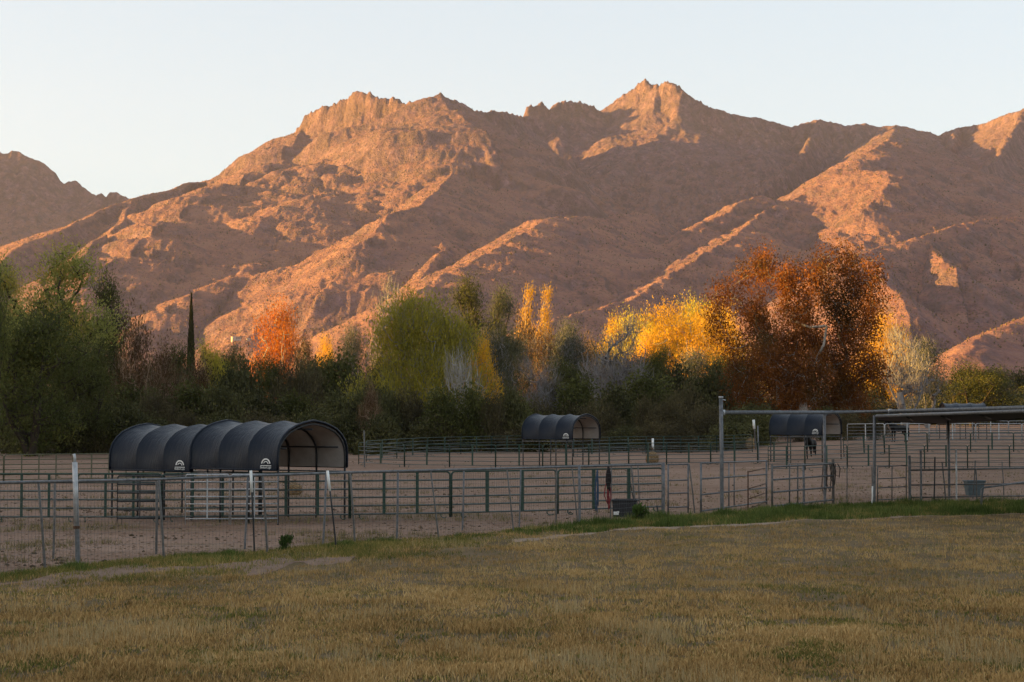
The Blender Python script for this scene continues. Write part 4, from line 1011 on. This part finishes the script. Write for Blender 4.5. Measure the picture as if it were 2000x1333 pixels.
def envelope(kind, n, r, rg):
    """clump centres in a crown of radius 1 and height 1 (z from 0 to 1); lobes make the outline uneven"""
    lobes = []
    if kind == 'round':     # wide crown reaching low
        for _ in range(20):
            a = rg.uniform(0, 2 * math.pi); z = rg.uniform(.16, .90); q = rg.uniform(.25, .80) * (1 - .6 * max(0, z - .45) / .4)
            lobes.append((math.cos(a) * q, math.sin(a) * q, z, rg.uniform(.15, .31)))
        lobes += [(0, 0, .45, .42), (rg.uniform(-.2, .2), 0, .80, .2), (0, 0, .22, .42)]
    elif kind == 'tall':
        for _ in range(12):
            a = rg.uniform(0, 2 * math.pi); z = rg.uniform(.2, .86); q = rg.uniform(.1, .52) * (1 - .6 * max(0, z - .5) / .4)
            lobes.append((math.cos(a) * q, math.sin(a) * q, z, rg.uniform(.2, .34)))
        lobes += [(0, 0, .5, .36), (0, 0, .85, .2)]
    elif kind == 'poplar':
        for z in np.linspace(.12, .93, 9): lobes.append((rg.uniform(-.15, .15), rg.uniform(-.15, .15), z, .62 * math.sin(math.pi * (z * .80 + .17)) ** .8))
    elif kind == 'fan':     # narrow foot, wide top, the upswept crown of bare cottonwoods
        for _ in range(14):
            a = rg.uniform(0, 2 * math.pi); z = rg.uniform(.25, .86); q = rg.uniform(.0, .78) * (z / .8) ** .8 * (1 - .3 * max(0, z - .7) / .2)
            lobes.append((math.cos(a) * q, math.sin(a) * q, z, rg.uniform(.2, .3)))
    elif kind == 'bush':
        for _ in range(9):
            a = rg.uniform(0, 2 * math.pi); q = rg.uniform(.1, .7); z = rg.uniform(.15, .72) * (1 - .35 * q)
            lobes.append((math.cos(a) * q, math.sin(a) * q, z, rg.uniform(.24, .38)))
        lobes += [(0, 0, .35, .5)]
    elif kind == 'layered': # open crown of separate hanging masses
        for x, z, q in [(-.86, .78, .15), (-.62, .89, .15), (-.34, .94, .14), (-.08, .86, .15), (.22, .84, .12), (.36, .94, .15), (.64, .95, .16), (.86, .86, .16), (.93, .72, .13), (-.93, .66, .11), (-.52, .73, .19), (-.02, .70, .18), (.50, .76, .18), (-.62, .52, .17), (-.18, .52, .2), (.26, .54, .18), (.72, .50, .17), (-.70, .34, .18), (-.28, .32, .2), (.18, .34, .2), (.62, .33, .2), (.92, .34, .14), (-.55, .14, .19), (-.05, .13, .22), (.42, .13, .2), (.86, .15, .17), (-.84, .2, .13), (-.4, .62, .15), (0, .42, .2), (-.45, .42, .18), (.45, .44, .18), (0, .25, .25), (.7, .24, .2), (.62, .63, .16), (.80, .60, .14), (.75, .78, .16)]:
            lobes.append((x, rg.uniform(-.55, .55), z, q * 1.08))
    w = np.array([l[3] ** 2 for l in lobes]); w /= w.sum()
    pts = []
    asp = r   # radius / height of the real crown, lobes stay round in real space
    while len(pts) < n:
        l = lobes[rg.choice(len(lobes), p=w)]
        d = rg.normal(0, 1, 3); d /= np.linalg.norm(d); rad = l[3] * rg.uniform(.25, 1) ** .45
        p = np.array([l[0] + d[0] * rad, l[1] + d[1] * rad, l[2] + d[2] * rad * (asp if asp < 1.2 else 1.0) * .9])
        if p[2] > .015 and p[2] < 1.0: pts.append(p)
    return np.array(pts), lobes

def make_tree(name, H, Rd, kind, nclump, nleaf, leaf, lmat, bmat, seed, base=.12, trunk_r=None, sig=.5, upright=.3, twigs=0, tw_len=1.0, tw_r=.012, stems=1, droop=0.0, limb_min=.008):
    """H height, Rd crown radius; trunk part + crown part"""
    rg = np.random.default_rng(seed); root = empty(name)
    c0 = H * base
    pts, _ = envelope(kind, nclump, Rd / (H - c0), rg)
    P = pts * np.array([Rd, Rd, H - c0]) + np.array([0, 0, c0])
    # --- branches: every clump hooks on to the nearest limb point below it
    tr = trunk_r or H * .022
    nodes = []; par = []
    for s in range(stems):
        a = rg.uniform(0, 2 * math.pi); sp = (0 if stems == 1 else Rd * .12); ln = Rd * (.10 if stems == 1 else .42)
        prev = -1; top = H * rg.uniform(.60, .78)
        for k in range(7):
            t = k / 6; sq = sp * min(1, t * 3) + ln * t ** 1.3; nodes.append(np.array([math.cos(a) * sq + rg.normal(0, .02) * H * t, math.sin(a) * sq + rg.normal(0, .02) * H * t, top * t - (.25 if k == 0 else 0)])); par.append(prev); prev = len(nodes) - 1
    order = np.argsort(np.linalg.norm(P - np.array([0, 0, c0 + (H - c0) * .3]), axis=1))
    for i in order:
        p = P[i]; A = np.array(nodes); d = A - p
        cost = np.linalg.norm(d, axis=1) + np.maximum(0, d[:, 2] + .15 * np.linalg.norm(d[:, :2], axis=1)) * (2.2 if droop == 0 else .6)
        cost[[k for k in range(len(nodes)) if par[k] == -1]] += 1e3
        j = int(cost.argmin()); q = nodes[j]
        mid = q + (p - q) * .5 + np.array([0, 0, -.10 * np.linalg.norm(p - q)]) + rg.normal(0, .05, 3) * np.linalg.norm(p - q)
        nodes.append(mid); par.append(j); nodes.append(p.copy()); par.append(len(nodes) - 2)
    cnt = np.zeros(len(nodes))
    for k in range(len(nodes) - 1, -1, -1):
        cnt[k] += 1
        if par[k] >= 0: cnt[par[k]] += cnt[k]
    rad = np.maximum(limb_min, tr * (cnt / cnt.max()) ** .5)
    mb = MB()
    for k in range(len(nodes)):
        if par[k] < 0: continue
        r1 = rad[k]; r0 = min(rad[par[k]], r1 * 1.7)
        mb.tube([nodes[par[k]], nodes[k]], [r0, r1], 5 if r1 > .05 else 3, False)
    if twigs:
        V = []; F = []
        for p in P:
            for _ in range(twigs):
                b = p + rg.normal(0, sig * .6, 3); out = np.array([p[0], p[1], 0]) / (Rd + 1e-6)
                d = out * (1 - upright) * .8 + np.array([0, 0, upright * 1.6 - droop * 2]) + rg.normal(0, .28, 3); d /= np.linalg.norm(d)
                e = b + d * tw_len * rg.uniform(.5, 1.2); s = np.cross(d, rg.normal(0, 1, 3)); s = s / (np.linalg.norm(s) + 1e-6) * tw_r
                i = len(V); V += [tuple(b - s), tuple(b + s), tuple(e)]; F.append((i, i + 1, i + 2))
    mb.build('trunk', bmat, root, True)
    if twigs:
        tm = MB(); tm.add(V, F); tag(tm.build('twigs', bmat, root), kind='stuff')
    if nleaf:
        n = len(P) * nleaf; c = np.repeat(P, nleaf, 0)
        off = rg.normal(0, 1, (n, 3)) * sig; off[:, 2] *= (1.1 if droop == 0 else 1.5)
        c = c + off; c[:, 2] = np.maximum(c[:, 2], .08) - droop * np.abs(rg.normal(0, sig, n))
        ax = rg.normal(0, 1, (n, 3)); out = c * np.array([1, 1, 0]) / (np.linalg.norm(c[:, :2], axis=1)[:, None] + .5)
        ax = ax * (1 - upright) + (out * .5 + np.array([0, 0, 1.6 if droop == 0 else -1.8])) * upright; ax /= np.linalg.norm(ax, axis=1)[:, None]
        sd = np.cross(ax, rg.normal(0, 1, (n, 3))); sd /= np.linalg.norm(sd, axis=1)[:, None] + 1e-9
        L = leaf * rg.uniform(.6, 1.4, n)[:, None]; wd = L * (.30 if upright < .45 else .17)
        nrm = np.cross(ax, sd)
        V = np.stack([c - ax * L * .5, c + sd * wd + nrm * L * .06, c + ax * L * .5, c - sd * wd + nrm * L * .06], 1).reshape(-1, 3)
        k = np.arange(n)[:, None] * 4
        link_mesh('crown', mesh_np('crown', V, k + np.array([[0, 1, 2, 3]]), 4), lmat, root)
    Q = c if nleaf else P * 1.06              # true extent of the crown
    root['r'] = float(np.quantile(np.abs(Q[:, :2]), .985)); root['h'] = float(np.quantile(Q[:, 2], .997))
    return root
placed = {}
def put(proto, px, ytop, hw, D, label, cat='tree', group=None, rz=None, mat=None):
    """stand a tree in column px at depth D so that it reaches the pixel row ytop and is hw pixels wide either side"""
    first = proto.name not in placed; placed[proto.name] = 1
    o = proto if first else copy_tree(proto)
    b = on(px, D); top = at(px, ytop, D).z - b.z; w = hw / FPX * D
    o.location = b; o.scale = (w / proto['r'], w / proto['r'], top / proto['h'])
    o.rotation_euler = (0, 0, random.Random(px * 7 + ytop).uniform(0, 6.28) if rz is None else rz)
    if mat is not None:
        for ch in o.children:
            if ch.name.startswith('crown'):
                ch.data = ch.data.copy(); ch.data.materials.clear(); ch.data.materials.append(mat)
    return tag(o, label, cat, group)

L_OLIVE = leaf_mat('olive_leaves', [(0, (.026, .030, .008)), (.4, (.062, .066, .018)), (.7, (.105, .106, .029)), (1, (.17, .155, .045))], .3)
L_COTTON = leaf_mat('cottonwood_leaves', [(0, (0.075, 0.088, 0.019)), (.4, (0.182, 0.192, 0.044)), (.7, (0.286, 0.280, 0.068)), (1, (0.442, 0.377, 0.104))], .35, ((0.468, 0.312, 0.046), .53, .68, .25))
L_YGREEN = leaf_mat('yellow_green_leaves', [(0, (0.149, 0.128, 0.019)), (.4, (0.311, 0.270, 0.036)), (.7, (0.486, 0.405, 0.054)), (1, (0.648, 0.499, 0.068))], .35, ((0.446, 0.257, 0.027), .58, .76, .22))
L_DARKG = leaf_mat('dark_green_leaves', [(0, (0.028, 0.034, 0.009)), (.5, (0.069, 0.078, 0.020)), (1, (0.161, 0.149, 0.037))], .25, ((0.138, 0.127, 0.018), .6, .75, .3))
L_RUST = leaf_mat('rust_leaves', [(0, (0.040, 0.018, 0.007)), (.35, (0.118, 0.043, 0.011)), (.7, (0.235, 0.081, 0.015)), (1, (0.403, 0.134, 0.022))], .35, ((0.062, 0.045, 0.013), .50, .66, .18))
L_ORANGE = leaf_mat('orange_leaves', [(0, (.30, .085, .014)), (.5, (.52, .155, .022)), (1, (.68, .26, .04))], .45)
L_GOLD = leaf_mat('golden_leaves', [(0, (.34, .165, .012)), (.5, (.64, .345, .02)), (1, (.80, .49, .04))], .5)
L_GREY = leaf_mat('grey_green_leaves', [(0, (.038, .042, .022)), (.5, (.08, .085, .046)), (1, (.14, .14, .075))], .3)
L_BROWN = leaf_mat('brown_leaves', [(0, (.035, .020, .010)), (.5, (.085, .047, .02)), (1, (.16, .09, .035))], .3)
L_MESQ = leaf_mat('mesquite_leaves', [(0, (.024, .025, .009)), (.4, (.064, .062, .022)), (.75, (.115, .106, .038)), (1, (.19, .165, .06))], .25)
L_MESQ2 = leaf_mat('dull_mesquite_leaves', [(0, (.028, .023, .011)), (.4, (.07, .056, .025)), (.75, (.12, .096, .043)), (1, (.175, .14, .062))], .25)
L_CYP = leaf_mat('cypress_leaves', [(0, (.020, .020, .008)), (.5, (.042, .038, .014)), (1, (.075, .062, .022))], .15)

# --- prototypes
T_COT = make_tree('cottonwood', 17, 7.0, 'tall', 280, 78, .24, L_COTTON, B_DARK, 11, .06, .42, .62, .5, 3, 1.1, .011)
T_RND = make_tree('yellow_willow', 13, 7.0, 'round', 460, 86, .25, L_YGREEN, B_GREY, 23, .02, .26, .60, .66, 5, 1.3, .009, 4)
T_RUST = make_tree('sycamore', 19, 8.6, 'layered', 620, 150, .215, L_RUST, B_WHITE, 5, .03, .26, .62, .42, 4, .9, .012, 3, .42, .020)
T_POP = make_tree('poplar', 14, 2.0, 'poplar', 130, 56, .22, L_GOLD, B_PALE, 8, .06, .20, .34, .75, 3, 1.0, .012)
T_GOLD = make_tree('golden_cottonwood', 11, 6.0, 'round', 240, 74, .25, L_GOLD, B_PALE, 31, .04, .3, .58, .55, 2, 1.0, .012, 2)
T_ORG = make_tree('orange_tree', 12, 5.0, 'tall', 220, 66, .23, L_ORANGE, B_WHITE, 14, .05, .26, .50, .45, 2, .9, .014, 2)
T_BARE = make_tree('bare_tree', 12, 4.6, 'fan', 300, 0, .3, None, B_GREY, 17, .04, .30, .50, .62, 8, 1.3, .018, 4, 0, .036)
T_BAREB = make_tree('bare_shrub', 5, 2.6, 'fan', 90, 0, .3, None, B_PALE, 19, .02, .10, .36, .6, 5, 1.0, .018, 5, 0, .030)
T_GREY = make_tree('grey_green_tree', 12, 5.0, 'tall', 210, 44, .21, L_GREY, B_GREY, 27, .04, .22, .58, .5, 7, 1.1, .013, 3)
T_TWIG = make_tree('brown_tree', 10, 4.2, 'tall', 170, 20, .28, L_BROWN, B_TAN, 37, .04, .18, .50, .55, 9, 1.0, .012, 3)
T_B1 = make_tree('mesquite_bush', 5, 3.8, 'bush', 150, 46, .26, L_MESQ, B_DARK, 41, .0, .11, .48, .35, 3, .8, .010, 5)
T_B2 = make_tree('mesquite_bush', 5.5, 3.6, 'bush', 150, 46, .26, L_MESQ2, B_DARK, 43, .0, .11, .50, .45, 4, .9, .010, 5)
T_B3 = make_tree('mesquite_bush', 6, 3.4, 'round', 150, 46, .26, L_OLIVE, B_DARK, 47, .0, .12, .46, .4, 3, .9, .010, 4)
T_DARK = make_tree('dark_tree', 12, 6.2, 'round', 270, 70, .25, L_DARKG, B_DARK, 53, .03, .3, .60, .45, 2, .9, .011, 3)
# cypress: a slim cone of upright sprays
def make_cypress():
    root = empty('cypress'); rg = np.random.default_rng(3); H, Rd = 12.0, .85
    t = MB(); t.tube([(0, 0, -.2), (0, 0, H * .9)], [.16, .03], 6); t.build('trunk', B_DARK, root)
    n = 5200; z = H * (1 - rg.uniform(0, 1, n) ** .62); rr = Rd * (1 - z / H) ** .72 * np.minimum(1, .55 + z / 2.5) * rg.uniform(.55, 1.06, n); a = rg.uniform(0, 2 * np.pi, n)
    c = np.stack([np.cos(a) * rr, np.sin(a) * rr, z], -1); ax = np.stack([np.cos(a) * .22, np.sin(a) * .22, np.ones(n)], -1) + rg.normal(0, .12, (n, 3)); ax /= np.linalg.norm(ax, axis=1)[:, None]
    sd = np.cross(ax, rg.normal(0, 1, (n, 3))); sd /= np.linalg.norm(sd, axis=1)[:, None]; L = rg.uniform(.25, .5, n)[:, None]
    V = np.stack([c - ax * L * .4, c + sd * L * .16, c + ax * L * .6, c - sd * L * .16], 1).reshape(-1, 3)
    link_mesh('crown', mesh_np('crown', V, np.arange(n)[:, None] * 4 + np.array([[0, 1, 2, 3]]), 4), L_CYP, root)
    root['h'] = H; root['r'] = Rd; return root
T_CYP = make_cypress()

# --- the trees one can tell apart
put(T_COT, 118, 480, 118, 166, 'tall olive cottonwood with a yellowing top at the left')
put(T_COT, 10, 505, 80, 172, 'olive cottonwood cut by the left edge behind the darker tree')
put(T_DARK, 62, 590, 112, 132, 'dark green tree with yellow tips low at the left edge')
put(T_COT, 205, 535, 55, 176, 'lighter green cottonwood shoulder right of the tall yellow topped one', mat=L_OLIVE)
put(T_DARK, -22, 455, 42, 120, 'nearly black tree top peeking in at the far left edge')
put(T_DARK, 168, 665, 75, 140, 'dark green rounded tree below the lighter cottonwood at the left', mat=L_OLIVE)
put(T_TWIG, 262, 600, 48, 158, 'rusty brown half bare tree right of the left cottonwoods')
put(T_TWIG, 318, 655, 46, 165, 'low brown half bare tree left of the cypress')
put(T_DARK, 352, 668, 40, 200, 'low dark green tree hiding the left foot of the cypress')
put(T_CYP, 372, 573, 12.5, 215, 'slim dark cypress standing against the mountain')
put(T_DARK, 408, 664, 34, 190, 'small yellowish green tree right of the cypress', mat=L_YGREEN)
put(T_TWIG, 392, 690, 45, 175, 'brown tree in front of the cypress foot')
put(T_DARK, 455, 672, 40, 200, 'small dark green tree below the white house')
put(T_ORG, 540, 587, 53, 300, 'bright orange sunlit tree below the mountain')
put(T_DARK, 520, 690, 45, 190, 'dark rounded tree in front of the bright orange tree')
put(T_ORG, 592, 655, 24, 260, 'small dull orange tree right of the bright orange one', mat=L_BROWN)
put(T_GOLD, 634, 655, 26, 310, 'small golden tree right of the bright orange one')
put(T_GREY, 690, 636, 34, 230, 'grey green tree left of the big yellow green willow')
put(T_BARE, 757, 545, 34, 345, 'tall pale bare tree top behind the left of the big willow')
put(T_TWIG, 806, 558, 40, 345, 'pinkish bare tree top behind the big willow', mat=L_BROWN)
put(T_RND, 822, 576, 124, 160, 'big rounded yellow green willow in the middle')
put(T_COT, 918, 540, 62, 235, 'grey olive cottonwood behind the right side of the big willow', mat=L_OLIVE)
put(T_COT, 978, 560, 50, 240, 'second grey olive cottonwood left of the golden poplars', mat=L_GREY)
put(T_GOLD, 936, 655, 40, 163, 'small orange yellow tree at the right side of the big willow')
put(T_POP, 1030, 560, 20, 330, 'left one of the golden poplars lit by the sun')
put(T_POP, 1066, 562, 19, 332, 'right one of the golden poplars lit by the sun')
put(T_TWIG, 1020, 600, 40, 300, 'orange brown tree at the foot of the golden poplars')
put(T_GREY, 1105, 625, 40, 250, 'grey green tree right of the golden poplars')
put(T_TWIG, 1150, 650, 42, 230, 'half bare brownish tree between the poplars and the grey bare tree')
put(T_BARE, 1203, 624, 62, 185, 'large silvery bare tree left of the golden trees')
put(T_GREY, 1120, 650, 56, 205, 'fuller grey green tree left of the large silvery bare one')
put(T_BARE, 1062, 702, 40, 165, 'low dull grey bare tree right of the white bare shrub')
put(T_BAREB, 910, 696, 42, 152, 'white bare shrub at the foot of the big willow')
put(T_GOLD, 1236, 610, 74, 420, 'golden green tree leftmost in the sunlit golden row', mat=L_YGREEN)
put(T_GOLD, 1296, 592, 86, 425, 'golden tree at the back of the sunlit row')
put(T_GOLD, 1356, 583, 70, 430, 'topmost golden green tree of the sunlit row', mat=L_YGREEN)
put(T_GOLD, 1326, 612, 84, 350, 'bright golden tree in front of the sunlit row')
put(T_GOLD, 1262, 642, 56, 355, 'small bright golden tree beside the silvery bare tree')
put(T_GOLD, 1196, 618, 60, 428, 'golden tree behind the large silvery bare tree')
put(T_GOLD, 1392, 590, 66, 418, 'golden tree low behind the left edge of the sycamore')
put(T_GREY, 960, 640, 60, 215, 'grey green tree filling the gap right of the big willow')
put(T_DARK, 1110, 700, 60, 190, 'dark olive tree under the grey green trees right of the poplars', mat=L_OLIVE)
put(T_GOLD, 1418, 606, 74, 350, 'bright golden tree behind the left of the rust coloured sycamore')
put(T_DARK, 1285, 668, 36, 215, 'dark green tree right of the large silvery bare tree')
put(T_GREY, 1350, 680, 55, 230, 'grey green tree below the bright golden tree')
put(T_GREY, 1000, 655, 60, 245, 'grey green tree in front of the foot of the golden poplars')
put(T_GREY, 1070, 645, 58, 262, 'pinkish grey tree between the golden poplars and the bare trees', mat=L_BROWN)
put(T_DARK, 1180, 672, 66, 255, 'olive tree behind the large silvery bare tree', mat=L_OLIVE)
put(T_GREY, 1245, 690, 60, 240, 'grey green tree at the right foot of the large silvery bare tree')
put(T_DARK, 1420, 690, 60, 225, 'olive tree left of the foot of the sycamore', mat=L_OLIVE)
put(T_DARK, 760, 690, 60, 235, 'olive tree behind the left foot of the big willow', mat=L_OLIVE)
put(T_DARK, 640, 690, 62, 240, 'olive tree between the orange tree and the big willow', mat=L_OLIVE)
put(T_DARK, 1900, 708, 70, 300, 'dark green tree at the right under the small lit hill')
put(T_RUST, 1552, 486, 150, 168, 'big rust coloured sycamore with white limbs', rz=0)
put(T_GOLD, 1738, 612, 66, 380, 'golden tree behind the right of the rust coloured sycamore')
put(T_BARE, 1770, 636, 52, 255, 'pale bare tree with white stems right of the sycamore')
put(T_GREY, 1810, 660, 55, 270, 'grey green tree at the right behind the pale bare tree')
put(T_TWIG, 724, 742, 26, 141, 'narrow rust brown shrub at the foot of the big willow', 'shrub', mat=L_BROWN)
put(T_BAREB, 1571, 793, 13, 150, 'small white bare shrub above the shelter at the foot of the sycamore', 'shrub')

# --- the belt of bushes behind the pens, each its own
rb = random.Random(12); belt = []
def belt_row(x0, x1, n, ytop, yj, D, Dj, hw, names):
    for k in range(n):
        belt.append((x0 + (x1 - x0) * (k + rb.uniform(.2, .8)) / n, ytop + rb.uniform(-yj, yj), D + rb.uniform(-Dj, Dj), hw * rb.uniform(.8, 1.25)))
belt_row(-20, 700, 12, 705, 16, 182, 10, 50, 0)
belt_row(-20, 740, 12, 752, 16, 158, 8, 52, 0)
belt_row(-20, 760, 13, 806, 14, 142, 4, 48, 0)
belt_row(690, 1030, 7, 755, 10, 149, 1.5, 42, 0)
belt_row(0, 260, 5, 770, 10, 146, 1.5, 46, 0)
belt_row(1370, 1740, 7, 800, 10, 149, 2, 42, 0)
belt_row(640, 1450, 11, 738, 18, 172, 9, 54, 0)
belt_row(700, 1480, 12, 780, 14, 156, 5, 52, 0)
belt_row(720, 1500, 12, 820, 12, 147, 3, 48, 0)
belt_row(1240, 1480, 4, 712, 12, 200, 12, 50, 0)
belt_row(1640, 2040, 9, 722, 10, 420, 15, 48, 0)
belt_row(1660, 2040, 9, 748, 9, 375, 8, 44, 0)
belt_row(1650, 2040, 9, 775, 8, 345, 6, 44, 0)
belt_row(1380, 1690, 5, 762, 12, 200, 9, 54, 0)
belt_row(1440, 1690, 5, 795, 8, 176, 3, 46, 0)
belt.sort()
kinds = [(T_B1, 'dark mesquite bush'), (T_B2, 'dull brownish mesquite bush'), (T_B3, 'olive green mesquite bush')]
cntk = [0, 0, 0]
for i, (px, yt, D, hw) in enumerate(belt):
    k = rb.choice([0, 0, 0, 1, 1, 1, 2])
    put(kinds[k][0], px, yt, hw, D, f'{kinds[k][1]}, {nth(cntk[k])} of its colour from the left', 'bush', 'mesquite bushes in the belt behind the pens'); cntk[k] += 1
# low green weeds along the fence
wd = make_tree('weed_clump', .8, .45, 'fan', 40, 16, .17, leaf_mat('weed_leaves', [(0, (.03, .05, .012)), (.5, (.065, .105, .024)), (1, (.14, .17, .05))], .3), B_DARK, 61, 0, .012, .06, .72, 4, .3, .004, 6)
def weed(px, yb, h, w, lab):
    first = wd.name not in placed; placed[wd.name] = 1
    o = wd if first else copy_tree(wd); p = gp(px, yb); o.location = p; o.scale = (w / .45, w / .45, h / .8); o.rotation_euler.z = px; tag(o, lab, 'weed', 'green weed clumps along the fence')
weed(556, 1080, .40, .2, 'lone green weed clump at the fence between the two white topped stakes')
weed(1252, 1020, .5, .32, 'green weed clump right of the black tub at the fence')

# --- houses far off on the slope
def terrain_z(x, y):
    u = np.interp(x / y, MT[0], np.arange(len(MT[0]))); v = np.interp(y, MT[1], np.arange(len(MT[1])))
    return float(MT[2][int(round(v)), int(round(u))])
def hit_slope(px, py):
    for D in np.arange(1300, 5000, 8):
        p = at(px, py, float(D))
        if terrain_z(p.x, p.y) >= p.z: return p
    return at(px, py, 2000)
M_STUCCO = metal_mat('pale_stucco', (.38, .34, .31), (.48, .43, .39), .9, 0); M_PANE = metal_mat('dark_window', (.03, .03, .035), (.05, .05, .055), .2, 0)
M_ROOF = metal_mat('tan_roof', (.30, .22, .17), (.40, .30, .24), .9, 0)
def house(px, py, w, d, h, rz, lab):
    p = hit_slope(px, py); o = empty('house', p, rz)
    m = MB(); m.box((0, 0, h / 2 - 2), (w, d, h + 4)); m.box((-w * .28, -d * .3, h * .35), (w * .34, d * .7, h * .7 + 4)); m.build('wall', M_STUCCO, o)
    r = MB(); r.box((0, 0, h + .35), (w + .8, d + .8, .7)); r.build('roof', M_ROOF, o)
    wm_ = MB(); wm_.box((0, 0, 0), (w * .11, .3, h * .3)); me = wm_.mesh('window'); me.materials.append(M_PANE)
    for k in range(3): q = link_mesh('window', me, None, o); q.location = (w * (.02 + .17 * k), -d / 2 - .05, h * .6)
    tag(o, lab, 'house', 'pale houses on the slope')
house(461, 664, 13, 9, 4, .35, 'pale sunlit house on the slope left of the orange tree')
house(489, 668, 11, 9, 4, .2, 'smaller pale house on the slope touching the orange tree')
# ================================================================== haze
hz = MB(); hz.box((-1000, 3100, 600), (8300, 6700, 1210))
hm = bpy.data.materials.new('thin_evening_haze'); hm.use_nodes = True
ht = hm.node_tree; ht.nodes.remove(ht.nodes['Principled BSDF'])
pv = ht.nodes.new('ShaderNodeVolumePrincipled'); pv.inputs['Color'].default_value = (.82, .78, 1.0, 1)
pv.inputs['Density'].default_value = 2.1e-5; pv.inputs['Anisotropy'].default_value = 0.2
ht.links.new(pv.outputs[0], ht.nodes['Material Output'].inputs['Volume'])
hzo = hz.build('haze', hm); tag(hzo, kind='stuff')
